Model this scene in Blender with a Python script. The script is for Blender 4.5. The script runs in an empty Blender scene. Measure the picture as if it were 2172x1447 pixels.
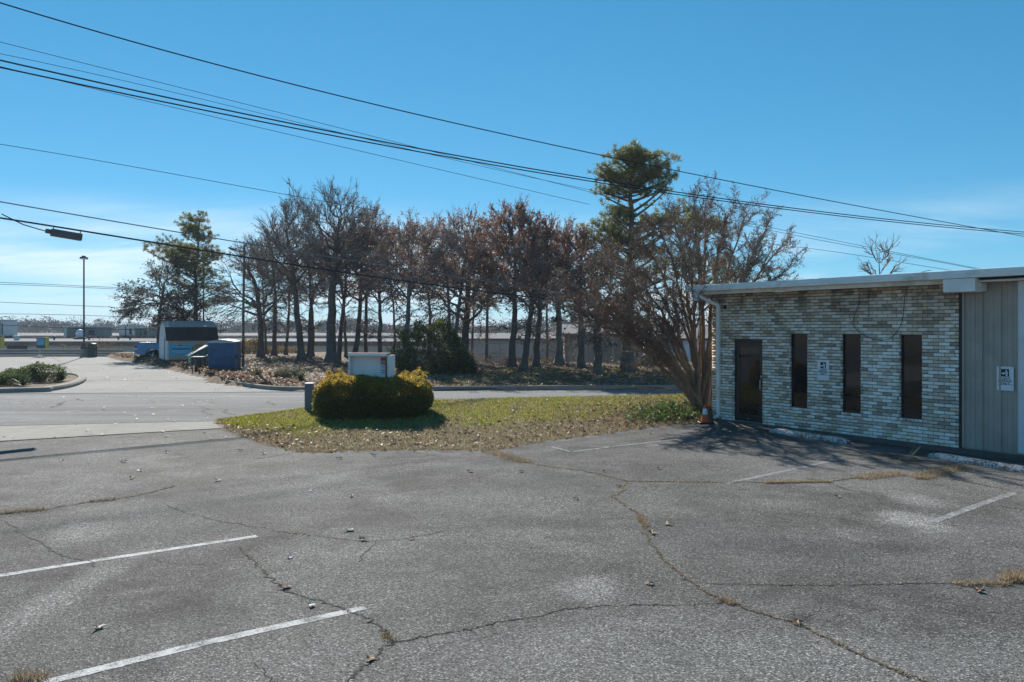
import bpy, bmesh, math, random
import numpy as np
from mathutils import Vector, Matrix

# ------------------------------------------------------------------ camera, sky, sun, exposure
SC = bpy.context.scene
CAMH, FPX, CX, HY = 2.4, 1750.0, 1086.0, 695.0      # camera height, focal length and horizon of the photograph
cam_d = bpy.data.cameras.new('camera'); cam = bpy.data.objects.new('camera', cam_d)
SC.collection.objects.link(cam); SC.camera = cam
cam.location = (0, 0, CAMH); cam.rotation_euler = (math.pi/2, 0, 0)
cam_d.sensor_width = 36.0; cam_d.lens = 36.0*FPX/2172.0
cam_d.shift_y = -(723.5-HY)/2172.0
cam_d.clip_start = 0.1; cam_d.clip_end = 9000

SUN_AZ, SUN_EL = math.radians(-22.3), math.radians(29.5)      # left of the view direction (+Y), elevation
world = bpy.data.worlds.new('World'); SC.world = world; world.use_nodes = True
wn, wl = world.node_tree.nodes, world.node_tree.links
wn.clear()
def wnode(t, **kw):
    n = wn.new(t)
    for k, v in kw.items(): setattr(n, k, v)
    return n
sky = wnode('ShaderNodeTexSky', sky_type='NISHITA', sun_disc=False, sun_elevation=SUN_EL,
            sun_rotation=SUN_AZ, altitude=0, air_density=0.7, dust_density=0.0, ozone_density=6.0)
# soft contrast curve on the sky colour, the same in every direction (the photograph is tone-mapped)
ssep = wnode('ShaderNodeSeparateColor'); hs = wnode('ShaderNodeCombineColor')
wl.new(sky.outputs[0], ssep.inputs[0])
for k_, (gain, pw) in enumerate(((0.40, 1.08), (1.14, 0.68), (1.44, 0.61))):
    a_ = wnode('ShaderNodeMath', operation='POWER'); a_.inputs[1].default_value = pw
    b_ = wnode('ShaderNodeMath', operation='MULTIPLY'); b_.inputs[1].default_value = gain
    wl.new(ssep.outputs[k_], a_.inputs[0]); wl.new(a_.outputs[0], b_.inputs[0]); wl.new(b_.outputs[0], hs.inputs[k_])
# thin high cloud: streaks gathered towards the horizon
CLOUD_SEED = 7.0
tc = wnode('ShaderNodeTexCoord'); sep = wnode('ShaderNodeSeparateXYZ')
add = wnode('ShaderNodeMath', operation='ADD'); add.inputs[1].default_value = 0.16
dx = wnode('ShaderNodeMath', operation='DIVIDE'); dy = wnode('ShaderNodeMath', operation='DIVIDE')
cmb = wnode('ShaderNodeCombineXYZ')
mp = wnode('ShaderNodeMapping'); mp.inputs['Scale'].default_value = (0.55, 1.6, 1.0); mp.inputs['Location'].default_value = (1.4, 2.3, 0.0)
nz = wnode('ShaderNodeTexNoise'); nz.inputs['Scale'].default_value = 1.1; nz.inputs['Detail'].default_value = 9; nz.inputs['Roughness'].default_value = 0.6
nz2 = wnode('ShaderNodeTexNoise'); nz2.inputs['Scale'].default_value = 0.42; nz2.inputs['Detail'].default_value = 3
cr = wnode('ShaderNodeMapRange'); cr.inputs['From Min'].default_value = 0.36; cr.inputs['From Max'].default_value = 0.62
cr2 = wnode('ShaderNodeMapRange'); cr2.inputs['From Min'].default_value = 0.41; cr2.inputs['From Max'].default_value = 0.56
ev = wnode('ShaderNodeMapRange'); ev.inputs['From Min'].default_value = 0.16; ev.inputs['From Max'].default_value = 0.07
ev.interpolation_type = 'SMOOTHSTEP'
mul = wnode('ShaderNodeMath', operation='MULTIPLY'); mul2 = wnode('ShaderNodeMath', operation='MULTIPLY')
mul3 = wnode('ShaderNodeMath', operation='MULTIPLY'); mul3.inputs[1].default_value = 1.0
mixc = wnode('ShaderNodeMixRGB'); mixc.inputs['Color2'].default_value = (5.9, 6.6, 7.0, 1)
bg = wnode('ShaderNodeBackground'); bg.inputs['Strength'].default_value = 0.073
wo = wnode('ShaderNodeOutputWorld')
wl.new(tc.outputs['Generated'], sep.inputs[0]); wl.new(sep.outputs['Z'], add.inputs[0])
wl.new(sep.outputs['X'], dx.inputs[0]); wl.new(add.outputs[0], dx.inputs[1])
wl.new(sep.outputs['Y'], dy.inputs[0]); wl.new(add.outputs[0], dy.inputs[1])
wl.new(dx.outputs[0], cmb.inputs[0]); wl.new(dy.outputs[0], cmb.inputs[1]); wl.new(cmb.outputs[0], mp.inputs['Vector'])
wl.new(mp.outputs[0], nz.inputs['Vector']); mp2 = wnode('ShaderNodeMapping'); mp2.inputs['Location'].default_value = (0.0, 0.0, CLOUD_SEED); wl.new(cmb.outputs[0], mp2.inputs['Vector']); wl.new(mp2.outputs[0], nz2.inputs['Vector'])
wl.new(nz.outputs['Fac'], cr.inputs['Value']); wl.new(nz2.outputs['Fac'], cr2.inputs['Value']); wl.new(sep.outputs['Z'], ev.inputs['Value'])
wl.new(cr.outputs[0], mul.inputs[0]); wl.new(cr2.outputs[0], mul.inputs[1])
wl.new(mul.outputs[0], mul2.inputs[0]); wl.new(ev.outputs[0], mul2.inputs[1]); wl.new(mul2.outputs[0], mul3.inputs[0])
wl.new(mul3.outputs[0], mixc.inputs['Fac']); wl.new(hs.outputs[0], mixc.inputs['Color1'])
wl.new(mixc.outputs[0], bg.inputs['Color']); wl.new(bg.outputs[0], wo.inputs['Surface'])

sun_d = bpy.data.lights.new('sun', 'SUN'); sun = bpy.data.objects.new('sun', sun_d); SC.collection.objects.link(sun)
sun_d.energy = 3.7; sun_d.angle = math.radians(0.5); sun_d.color = (1.0, 0.945, 0.86)
SUNV = Vector((math.sin(SUN_AZ)*math.cos(SUN_EL), math.cos(SUN_AZ)*math.cos(SUN_EL), math.sin(SUN_EL)))
sun.rotation_euler = SUNV.to_track_quat('Z', 'Y').to_euler(); sun.location = (-20, 40, 40)

vs = SC.view_settings
vs.view_transform = 'Standard'; vs.look = 'None'; vs.gamma = 1.0; vs.use_curve_mapping = False
vs.exposure = 1.2
SC.cycles.max_bounces = 6; SC.cycles.transparent_max_bounces = 8; SC.cycles.use_denoising = True

# ------------------------------------------------------------------ helpers
COL = SC.collection
R = random.Random(11)
NR = np.random.default_rng(5)
def P(px, py, Y):                      # point of the photograph at depth Y -> world
    return ((px-CX)/FPX*Y, Y, CAMH-(py-HY)/FPX*Y)
def G(px, py, z=0.0):                  # the same on level ground
    Y = FPX*(CAMH-z)/(py-HY)
    return ((px-CX)/FPX*Y, Y, z)
def s255(r, g, b):
    f = lambda c: ((c/255+0.055)/1.055)**2.4 if c > 10 else c/255/12.92
    return (f(r), f(g), f(b))

class NT:
    def __init__(s, name):
        s.m = bpy.data.materials.new(name); s.m.use_nodes = True
        s.n, s.l = s.m.node_tree.nodes, s.m.node_tree.links
        s.b = s.n['Principled BSDF']; s.out = s.n['Material Output']
    def node(s, t, **kw):
        n = s.n.new(t)
        for k, v in kw.items():
            if k in n.inputs: n.inputs[k].default_value = v
            else: setattr(n, k, v)
        return n
    def link(s, a, b): s.l.new(a, b)
    def coord(s, kind='Object', scale=(1, 1, 1)):
        t = s.node('ShaderNodeTexCoord'); m = s.node('ShaderNodeMapping'); m.inputs['Scale'].default_value = scale
        s.link(t.outputs[kind], m.inputs['Vector']); return m.outputs[0]
    def worldpos(s, scale=(1, 1, 1)):
        g = s.node('ShaderNodeNewGeometry'); m = s.node('ShaderNodeMapping'); m.inputs['Scale'].default_value = scale
        s.link(g.outputs['Position'], m.inputs['Vector']); return m.outputs[0]
    def noise(s, vec, scale, detail=4, rough=0.55, dist=0.0):
        n = s.node('ShaderNodeTexNoise'); n.inputs['Scale'].default_value = scale; n.inputs['Detail'].default_value = detail
        n.inputs['Roughness'].default_value = rough; n.inputs['Distortion'].default_value = dist
        s.link(vec, n.inputs['Vector']); return n.outputs['Fac']
    def ramp(s, fac, stops, interp='LINEAR'):
        n = s.node('ShaderNodeValToRGB'); n.color_ramp.interpolation = interp
        e = n.color_ramp.elements
        while len(e) < len(stops): e.new(0.5)
        for k, (p, c) in enumerate(stops):
            e[k].position = p; e[k].color = (c[0], c[1], c[2], 1) if hasattr(c, '__len__') else (c, c, c, 1)
        s.link(fac, n.inputs['Fac']); return n.outputs['Color']
    def mix(s, fac, a, b, mode='MIX'):
        n = s.node('ShaderNodeMixRGB', blend_type=mode)
        for k, v in ((0, fac), (1, a), (2, b)):
            if isinstance(v, (int, float)): n.inputs[k].default_value = v if k == 0 else (v, v, v, 1)
            elif isinstance(v, tuple): n.inputs[k].default_value = (v[0], v[1], v[2], 1)
            else: s.link(v, n.inputs[k])
        return n.outputs[0]
    def bump(s, h, strength=0.3, dist=0.02):
        n = s.node('ShaderNodeBump'); n.inputs['Strength'].default_value = strength; n.inputs['Distance'].default_value = dist
        s.link(h, n.inputs['Height']); s.link(n.outputs[0], s.b.inputs['Normal'])
    def base(s, c):
        if isinstance(c, tuple): s.b.inputs['Base Color'].default_value = (c[0], c[1], c[2], 1)
        else: s.link(c, s.b.inputs['Base Color'])
    def set(s, **kw):
        for k, v in kw.items(): s.b.inputs[k.replace('_', ' ')].default_value = v
MATS = {}
def simple(name, col, rough=0.7, metal=0.0, var=0.18, scale=6.0, spec=0.4, bump=0.0, grime=None, kind='Object'):
    """plain painted / natural surface: mottled colour, fine relief"""
    if name in MATS: return MATS[name]
    t = NT(name); v = t.coord(kind)
    f = t.noise(v, scale, 6, 0.65)
    lo = tuple(c*(1-var*1.6) for c in col); hi = tuple(min(1, c*(1+var)) for c in col)
    c = t.ramp(f, [(0.28, lo), (0.72, hi)])
    if grime:
        g = t.ramp(t.noise(v, scale*0.37, 8, 0.7, 0.4), [(0.52, 0.0), (0.7, 1.0)])
        c = t.mix(g, c, grime)
    t.base(c); t.set(Roughness=rough, Metallic=metal, Specular_IOR_Level=spec)
    if bump: t.bump(t.noise(v, scale*9, 4), bump, 0.01)
    MATS[name] = t.m; return t.m
def leafmat(name, trans=0.4, rough=0.6, spec=0.25, tint=None):
    """leaf-like faces coloured by the mesh attribute Col (each leaf its own colour)"""
    if name in MATS: return MATS[name]
    t = NT(name); a = t.node('ShaderNodeAttribute', attribute_name='Col')
    t.base(a.outputs['Color']); t.set(Roughness=rough, Specular_IOR_Level=spec)
    tr = t.node('ShaderNodeBsdfTranslucent'); mx = t.node('ShaderNodeMixShader'); mx.inputs[0].default_value = trans
    t.link(a.outputs['Color'], tr.inputs['Color'])
    t.link(t.b.outputs[0], mx.inputs[1]); t.link(tr.outputs[0], mx.inputs[2]); t.link(mx.outputs[0], t.out.inputs['Surface'])
    MATS[name] = t.m; return t.m

def tag(o, label=None, cat=None, group=None, kind=None):
    if label: o['label'] = label
    if cat: o['category'] = cat
    if group: o['group'] = group
    if kind: o['kind'] = kind
    return o
def thing(name, label, cat, loc=(0, 0, 0), rz=0.0, group=None):
    o = bpy.data.objects.new(name, None); COL.objects.link(o)
    o.location = loc; o.rotation_euler = (0, 0, rz); o.empty_display_size = 0.2
    return tag(o, label, cat, group)
def obj(name, me, mat=None, parent=None, loc=None, rot=None, smooth=False):
    o = bpy.data.objects.new(name, me); COL.objects.link(o)
    if mat is not None and len(me.materials) == 0: me.materials.append(mat)
    if parent is not None: o.parent = parent
    if loc is not None: o.location = loc
    if rot is not None: o.rotation_euler = rot
    if smooth: me.shade_smooth()
    return o
def npmesh(name, V, F, col=None):
    """V (n,3), F (m,k) with one face size; col: colour per face"""
    V = np.asarray(V, np.float32); F = np.asarray(F, np.int32); m, k = F.shape
    me = bpy.data.meshes.new(name)
    me.vertices.add(len(V)); me.vertices.foreach_set('co', V.ravel())
    me.loops.add(m*k); me.loops.foreach_set('vertex_index', F.ravel())
    me.polygons.add(m); me.polygons.foreach_set('loop_start', np.arange(0, m*k, k, dtype=np.int32))
    me.update(calc_edges=True)
    if col is not None:
        a = me.color_attributes.new('Col', 'FLOAT_COLOR', 'CORNER')
        c = np.ones((m, 4), np.float32); c[:, :3] = col
        a.data.foreach_set('color', np.repeat(c, k, axis=0).ravel())
    return me
def pym(name, V, F):
    me = bpy.data.meshes.new(name); me.from_pydata([tuple(v) for v in V], [], F); me.update(); return me

class MB:
    """collects boxes, prisms, tubes into one mesh"""
    def __init__(s): s.v, s.f = [], []
    def add(s, V, F):
        n = len(s.v); s.v += [tuple(v) for v in V]; s.f += [tuple(i+n for i in f) for f in F]; return s
    def box(s, x0, x1, y0, y1, z0, z1):
        return s.add([(x0,y0,z0),(x1,y0,z0),(x1,y1,z0),(x0,y1,z0),(x0,y0,z1),(x1,y0,z1),(x1,y1,z1),(x0,y1,z1)],
                     [(0,3,2,1),(4,5,6,7),(0,1,5,4),(1,2,6,5),(2,3,7,6),(3,0,4,7)])
    def prism(s, poly, axis, a, b):
        """poly: 2-D outline; axis 'x','y','z': extruded from a to b"""
        n = len(poly)
        def p(u, w, t): return {'x': (t, u, w), 'y': (u, t, w), 'z': (u, w, t)}[axis]
        V = [p(u, w, a) for u, w in poly]+[p(u, w, b) for u, w in poly]
        F = [tuple(range(n)), tuple(range(2*n-1, n-1, -1))]+[(i, i+n, (i+1) % n+n, (i+1) % n) for i in range(n)]
        return s.add(V, F)
    def tube(s, pts, r, n=8, caps=True):
        pts = [Vector(p) for p in pts]; rr = r if hasattr(r, '__len__') else [r]*len(pts)
        V, F = [], []; ref = None
        for i, p in enumerate(pts):
            d = (pts[min(i+1, len(pts)-1)]-pts[max(i-1, 0)]).normalized()
            if ref is None: ref = Vector((0, 0, 1)) if abs(d.z) < 0.9 else Vector((1, 0, 0))
            u = d.cross(ref).normalized(); w = u.cross(d).normalized(); ref = w
            for k in range(n):
                a = 2*math.pi*k/n; V.append(p+(u*math.cos(a)+w*math.sin(a))*rr[i])
        for i in range(len(pts)-1):
            for k in range(n): F.append((i*n+k, i*n+(k+1) % n, (i+1)*n+(k+1) % n, (i+1)*n+k))
        if caps: F += [tuple(range(n-1, -1, -1)), tuple((len(pts)-1)*n+k for k in range(n))]
        return s.add(V, F)
    def lathe(s, prof, n=16, c=(0, 0)):
        V, F = [], []
        for r, z in prof:
            for k in range(n): V.append((c[0]+r*math.cos(2*math.pi*k/n), c[1]+r*math.sin(2*math.pi*k/n), z))
        for i in range(len(prof)-1):
            for k in range(n): F.append((i*n+k, i*n+(k+1) % n, (i+1)*n+(k+1) % n, (i+1)*n+k))
        F += [tuple(range(n-1, -1, -1)), tuple((len(prof)-1)*n+k for k in range(n))]
        return s.add(V, F)
    def xf(s, M):
        s.v = [tuple(M @ Vector(v)) for v in s.v]; return s
    def build(s, name, mat, parent=None, loc=None, rot=None, bevel=0.0, smooth=False):
        me = pym(name, s.v, s.f)
        if bevel:
            bm = bmesh.new(); bm.from_mesh(me)
            bmesh.ops.bevel(bm, geom=bm.edges[:], offset=bevel, segments=1, affect='EDGES', clamp_overlap=True)
            bm.to_mesh(me); bm.free()
        return obj(name, me, mat, parent, loc, rot, smooth)
def textmesh(body, size, mat, parent, loc, rot, name='lettering', bold=0.0):
    cu = bpy.data.curves.new('t', 'FONT'); cu.body = body; cu.size = size; cu.align_x = 'CENTER'; cu.align_y = 'CENTER'
    cu.offset = bold; cu.extrude = 0.0008
    to = bpy.data.objects.new('t', cu); COL.objects.link(to)
    me = bpy.data.meshes.new_from_object(to); bpy.data.objects.remove(to); bpy.data.curves.remove(cu)
    return obj(name, me, mat, parent, loc, rot)
def lerp_table(tab, x):
    xs = [t[0] for t in tab]; return float(np.interp(x, xs, [t[1] for t in tab]))
def in_poly(X, Y, poly):
    X = np.asarray(X); Y = np.asarray(Y); ins = np.zeros(X.shape, bool); n = len(poly)
    for i in range(n):
        x1, y1 = poly[i][:2]; x2, y2 = poly[(i+1) % n][:2]
        c = ((y1 > Y) != (y2 > Y)) & (X < (x2-x1)*(Y-y1)/(y2-y1+1e-12)+x1)
        ins ^= c
    return ins
def smooth01(t): t = np.clip(t, 0, 1); return t*t*(3-2*t)
# ------------------------------------------------------------------ ground materials
def _half(t, x):
    h = t.node('ShaderNodeMath', operation='MULTIPLY'); h.inputs[1].default_value = 0.5; t.link(x, h.inputs[0]); return h.outputs[0]
def asphalt(name, dark, light, speck=150.0, contrast=(0.45, 1.7), seed=0.0, warm=(1.0, 1.0, 1.0), stretch=(1, 1, 1), spots=()):
    t = NT(name); v = t.worldpos(); v.node.inputs['Location'].default_value = (seed, seed*0.7, 0)
    vs_ = t.worldpos(stretch)
    big = t.noise(vs_, 0.24, 5, 0.6, 1.0); mid = t.noise(vs_, 1.3, 7, 0.68, 0.5)
    f = t.mix(0.45, big, mid)
    c = t.ramp(f, [(0.38, dark), (0.50, tuple(a*0.5+b*0.5 for a, b in zip(dark, light))), (0.62, light)])
    # worn, sandy patches
    p = t.ramp(t.noise(v, 0.85, 7, 0.62, 0.5), [(0.60, 0.0), (0.70, 1.0)])
    pm = t.mix(0.55, 0.0, p, 'MIX')
    c = t.mix(pm, c, tuple(min(1, x*1.5*w) for x, w in zip(light, warm)))
    for px_, py_, rx_, ry_, col_, am in spots:      # worn pale and oil-dark places, plus broad tones painting in the grain's self-shading
        q = G(px_, py_); m_ = t.node('ShaderNodeMapping'); g_ = t.node('ShaderNodeNewGeometry'); t.link(g_.outputs['Position'], m_.inputs['Vector'])
        m_.inputs['Location'].default_value = (-q[0]/rx_, -q[1]/ry_, 0); m_.inputs['Scale'].default_value = (1/rx_, 1/ry_, 0)
        ln_ = t.node('ShaderNodeVectorMath', operation='LENGTH'); t.link(m_.outputs[0], ln_.inputs[0])
        wob = t.node('ShaderNodeMath', operation='MULTIPLY_ADD'); wob.inputs[1].default_value = 1.3; t.link(t.noise(v, 1.9, 7, 0.7, 0.4), wob.inputs[0]); t.link(ln_.outputs['Value'], wob.inputs[2])
        c = t.mix(t.ramp(_half(t, wob.outputs[0]), [(0.46, am), (0.78, 0.0)]), c, col_)
    vo = t.node('ShaderNodeTexVoronoi', feature='F1'); vo.inputs['Scale'].default_value = speck; t.link(v, vo.inputs['Vector'])
    sp = t.node('ShaderNodeSeparateColor'); t.link(vo.outputs['Color'], sp.inputs[0])
    ag = t.ramp(sp.outputs[0], [(0.0, contrast[0]), (0.55, 0.9), (0.86, 1.15), (1.0, contrast[1])])
    fine = t.ramp(t.noise(v, speck*0.45, 3, 0.7), [(0.25, 0.62), (0.75, 1.35)])
    c = t.mix(t.ramp(t.noise(v, 0.7, 4, 0.6), [(0.35, 0.78), (0.65, 1.0)]), c, t.mix(1.0, c, ag, 'MULTIPLY')); c = t.mix(0.8, c, fine, 'MULTIPLY')
    t.base(c); t.set(Roughness=0.92, Specular_IOR_Level=0.12)
    h = t.mix(0.6, vo.outputs['Distance'], t.noise(v, speck*0.3, 4, 0.7)); t.bump(h, 0.75, 0.012)
    return t.m
PALE, OILD = (0.30, 0.295, 0.28), (0.055, 0.055, 0.054)
M_LOT = asphalt('old_asphalt', (0.072, 0.069, 0.065), (0.170, 0.165, 0.156), 92.0, (0.14, 2.9), spots=(
    (1050, 1420, 5.5, 1.5, (0.195, 0.19, 0.18), 0.45), (1750, 1400, 3.5, 1.3, (0.20, 0.198, 0.19), 0.4), (1600, 970, 2.5, 1.3, (0.20, 0.197, 0.185), 0.35),
    (1930, 1102, 0.55, 0.8, PALE, 0.8), (1950, 1062, 0.5, 0.7, PALE, 0.55), (1250, 1250, 0.45, 0.5, PALE, 0.5), (180, 1135, 0.55, 0.8, PALE, 0.55), (75, 1300, 0.30, 3.4, PALE, 0.4),
    (1010, 1060, 2.2, 1.1, (0.21, 0.205, 0.195), 0.4), (1180, 1030, 1.6, 1.2, (0.085, 0.085, 0.083), 0.5), (480, 1080, 1.6, 1.6, (0.085, 0.085, 0.083), 0.45), (320, 1130, 1.2, 1.2, (0.09, 0.09, 0.088), 0.45),
    (1460, 1130, 1.1, 1.0, (0.085, 0.085, 0.083), 0.45), (1890, 1160, 0.5, 0.35, OILD, 0.7), (1700, 1310, 0.22, 0.2, OILD, 0.7), (960, 1210, 0.25, 0.25, OILD, 0.5), (1780, 1180, 1.0, 0.8, (0.09, 0.09, 0.088), 0.5), (300, 1420, 0.3, 0.3, OILD, 0.5)))
M_ROAD = asphalt('road_asphalt', (0.105, 0.107, 0.108), (0.215, 0.217, 0.218), 60.0, (0.5, 1.6), 7.0, stretch=(0.12, 1.0, 1.0))
def concrete(name, a, b, scale=1.0, joints=False):
    t = NT(name); v = t.worldpos()
    f = t.mix(0.5, t.noise(v, 0.5*scale, 6, 0.65, 0.4), t.noise(v, 3.1*scale, 6, 0.7))
    c = t.ramp(f, [(0.33, a), (0.66, b)])
    st = t.ramp(t.noise(v, 1.1*scale, 8, 0.7, 0.6), [(0.56, 0.0), (0.72, 0.6)])
    c = t.mix(st, c, tuple(x*0.62 for x in a))
    c = t.mix(0.5, c, t.ramp(t.noise(v, 60, 3, 0.7), [(0.3, 0.75), (0.7, 1.2)]), 'MULTIPLY')
    t.base(c); t.set(Roughness=0.95, Specular_IOR_Level=0.1); t.bump(t.noise(v, 70, 4, 0.7), 0.35, 0.01)
    return t.m
M_APRON = concrete('apron_concrete', (0.23, 0.215, 0.19), (0.33, 0.31, 0.28))
M_FARLOT = concrete('lot_concrete', (0.215, 0.207, 0.192), (0.32, 0.31, 0.29), 0.5)
M_KERB = concrete('kerb_concrete', (0.21, 0.19, 0.16), (0.34, 0.31, 0.27), 2.0)
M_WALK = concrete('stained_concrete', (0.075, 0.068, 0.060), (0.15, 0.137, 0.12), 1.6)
def soil(name, cols, scale=1.0):
    t = NT(name); v = t.worldpos()
    f = t.mix(0.5, t.noise(v, 0.35*scale, 5, 0.6, 0.3), t.noise(v, 2.3*scale, 7, 0.7))
    c = t.ramp(f, [(0.30+0.4*i/(len(cols)-1), k) for i, k in enumerate(cols)])
    c = t.mix(0.75, c, t.ramp(t.noise(v, 26, 5, 0.75), [(0.3, 0.45), (0.7, 1.6)]), 'MULTIPLY')
    t.base(c); t.set(Roughness=0.95, Specular_IOR_Level=0.15); t.bump(t.noise(v, 22, 5, 0.75), 0.8, 0.05)
    return t.m
M_BANK = soil('leaf_litter_soil', [(0.10, 0.11, 0.036), (0.14, 0.10, 0.066), (0.185, 0.14, 0.096), (0.11, 0.115, 0.04)])
M_LAWN = soil('lawn_soil', [(0.16, 0.12, 0.07), (0.20, 0.165, 0.09), (0.15, 0.15, 0.055)], 1.4)
M_FAR = soil('far_field', [(0.13, 0.12, 0.07), (0.20, 0.17, 0.11), (0.12, 0.13, 0.06)], 0.05)

# ------------------------------------------------------------------ terrain
ROAD_NEAR = [(-70, 11.6), (-12.47, 20.1), (-7.6, 21.16), (5.2, 24.8), (30, 31.0), (80, 43.0)]
ROAD_FAR = [(-70, 24.6), (-18.5, 29.8), (-7.9, 31.0), (6.4, 32.2), (30, 34.6), (80, 46.5)]
road_far_y = lambda x: np.interp(x, [a for a, b in ROAD_FAR], [b for a, b in ROAD_FAR])
LOT_RIGHT = [(31.2, -8.0), (33.6, -10.9), (36.0, -12.7), (38.2, -13.7), (46.2, -18.5), (51.9, -22.2), (57.5, -26.2), (67.7, -33.0), (72, -34.5)]
lot_right_x = lambda y: np.interp(y, [a for a, b in LOT_RIGHT], [b for a, b in LOT_RIGHT])
def bank_h(X, Y):
    """height of the ground across the road"""
    X = np.asarray(X, float); Y = np.asarray(Y, float)
    d = Y-road_far_y(X)
    bank = 0.10+0.16*smooth01(d/5.0)+0.03*np.sin(X*0.7)*np.cos(Y*0.45)
    right = smooth01((X+14)/6.0)
    bank = bank-right*1.9*smooth01((Y-50.5-0.12*X)/9.0)
    inlot = X < lot_right_x(Y)
    h = np.where(inlot & (Y < 71.0), -0.05, bank)
    h = np.where(Y < road_far_y(X)+0.02, -0.06, h)
    h = h-2.3*(1-right)*smooth01((Y-71.6)/6.0)
    return h
nx, ny = 241, 181
gx = np.linspace(-85, 85, nx); gy = np.concatenate([[-40, -10, 10, 20], np.linspace(26, 125, ny-4)])
GX, GY = np.meshgrid(gx, gy); GZ = bank_h(GX, GY)
edge = np.clip((GY-112)/12, 0, 1); GZ = GZ*(1-edge)+(-2.4)*edge
V = np.stack([GX, GY, GZ], -1).reshape(-1, 3)
idx = np.arange(nx*ny).reshape(ny, nx)
F = np.stack([idx[:-1, :-1], idx[:-1, 1:], idx[1:, 1:], idx[1:, :-1]], -1).reshape(-1, 4)
tag(obj('terrain', npmesh('terrain', V, F), M_BANK, smooth=True), kind='structure')
tag(obj('ground', pym('ground', [(-1500, -600, -2.55), (1500, -600, -2.55), (1500, 2600, -2.55), (-1500, 2600, -2.55)], [(0, 1, 2, 3)]), M_FAR), kind='structure')

def sheet(name, poly, z, mat):
    me = bpy.data.meshes.new(name); bm = bmesh.new()
    f = bm.faces.new([bm.verts.new((x, y, z)) for x, y in poly])
    if f.normal.z < 0: f.normal_flip()
    bmesh.ops.triangulate(bm, faces=[f]); bm.to_mesh(me); bm.free()
    return tag(obj(name, me, mat), kind='structure')
sheet('road', ROAD_NEAR+ROAD_FAR[::-1], 0.0, M_ROAD)
APN = [(-30, 6.3), (-10.77, 17.36), (-6.83, 19.63)]       # lot edge of the driveway apron
sheet('parking_lot', [(-45, -35), (60, -35), (60, 32), (7.0, 24.0), (-2, 21.6), (-7.0, 20.4), (-6.83, 19.63), (-10.77, 17.36), (-30, 6.3), (-45, -2)], 0.004, M_LOT)
apron = sheet('driveway_apron', [(-30, 6.25), (-10.77, 17.33), (-6.80, 19.62), (-6.6, 20.6), (-7.6, 21.16), (-12.47, 20.1), (-30, 17.2)], 0.012, M_APRON)
# joints of the apron: narrow strips of packed dirt
M_DIRT = simple('packed_dirt', (0.05, 0.042, 0.035), 0.95, var=0.4, scale=9)
def ribbon(name, pts, widths, z, mat, jitter=0.0, parent=None):
    V, F = [], []
    pts = [Vector((p[0], p[1], 0)) for p in pts]
    for i, p in enumerate(pts):
        d = (pts[min(i+1, len(pts)-1)]-pts[max(i-1, 0)]).normalized(); n = Vector((-d.y, d.x, 0))
        w = widths[i] if hasattr(widths, '__len__') else widths
        a = w*(0.5+R.uniform(-jitter, jitter)); b = w*(0.5+R.uniform(-jitter, jitter))
        V += [tuple(p+n*a+Vector((0, 0, z))), tuple(p-n*b+Vector((0, 0, z)))]
        if i: F.append((2*i-2, 2*i-1, 2*i+1, 2*i))
    return obj(name, pym(name, V, F), mat, parent)
ribbon('joint', [(-30, 17.15), (-12.47, 20.06), (-7.6, 21.12)], 0.10, 0.016, M_DIRT, 0.2, apron)
ribbon('joint', [(-30, 6.28), (-10.77, 17.36), (-6.9, 19.6)], 0.05, 0.016, M_DIRT, 0.3, apron)

# far concrete lot across the road
lot_poly = [(-75, road_far_y(-75)), (-18.5, 29.8), (-8.0, 31.0)]+[(x, y) for y, x in LOT_RIGHT[:-1]]+[(-34, 69.5), (-75, 69.5)]
farlot = sheet('concrete_lot', [(float(a), float(b)) for a, b in lot_poly], 0.006, M_FARLOT)
M_JOINT = simple('joint_tar', (0.035, 0.034, 0.033), 0.9, var=0.3)
for a, b, w in (((174, 807), (462, 808), 0.09), ((108, 756.5), (127, 768), 0.14), ((127, 768), (147, 784), 0.12), ((147, 784), (161, 805), 0.11),
                ((0, 835.5), (640, 831.5), 0.16), ((230, 783), (395, 786), 0.05), ((0, 773), (320, 773), 0.05)):
    A, B = G(*a), G(*b); ribbon('joint', [A, tuple((Vector(A)+Vector(B))/2), B], w, 0.010, M_JOINT, 0.15, farlot)
# sidewalk strip along the brick wall, cracks and joints follow later

# ------------------------------------------------------------------ kerbs (swept profile)
def kerb(name, pts, w=0.22, h=0.15, z=0.0, smoothn=6):
    # smooth the path
    pts = [Vector((p[0], p[1], 0)) for p in pts]; path = []
    for i in range(len(pts)-1):
        p0, p1, p2, p3 = pts[max(i-1, 0)], pts[i], pts[i+1], pts[min(i+2, len(pts)-1)]
        for k in range(smoothn):
            t = k/smoothn
            path.append(0.5*((2*p1)+(p2-p0)*t+(2*p0-5*p1+4*p2-p3)*t*t+(3*p1-p0-3*p2+p3)*t**3))
    path.append(pts[-1])
    prof = [(-w/2, -0.05), (-w/2, h*0.6), (-w/2+0.04, h*0.93), (-w/2+0.08, h), (w/2-0.03, h), (w/2, h*0.9), (w/2, -0.05)]
    V, F = [], []; k = len(prof)
    for i, p in enumerate(path):
        d = (path[min(i+1, len(path)-1)]-path[max(i-1, 0)]).normalized(); n = Vector((-d.y, d.x, 0))
        for a, b in prof: V.append(tuple(p+n*a+Vector((0, 0, z+b))))
        if i:
            for j in range(k-1): F.append(((i-1)*k+j, (i-1)*k+j+1, i*k+j+1, i*k+j))
    F += [tuple(range(k)), tuple((len(path)-1)*k+j for j in range(k-1, -1, -1))]
    return tag(obj(name, pym(name, V, F), M_KERB, smooth=False), kind='structure')
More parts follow.
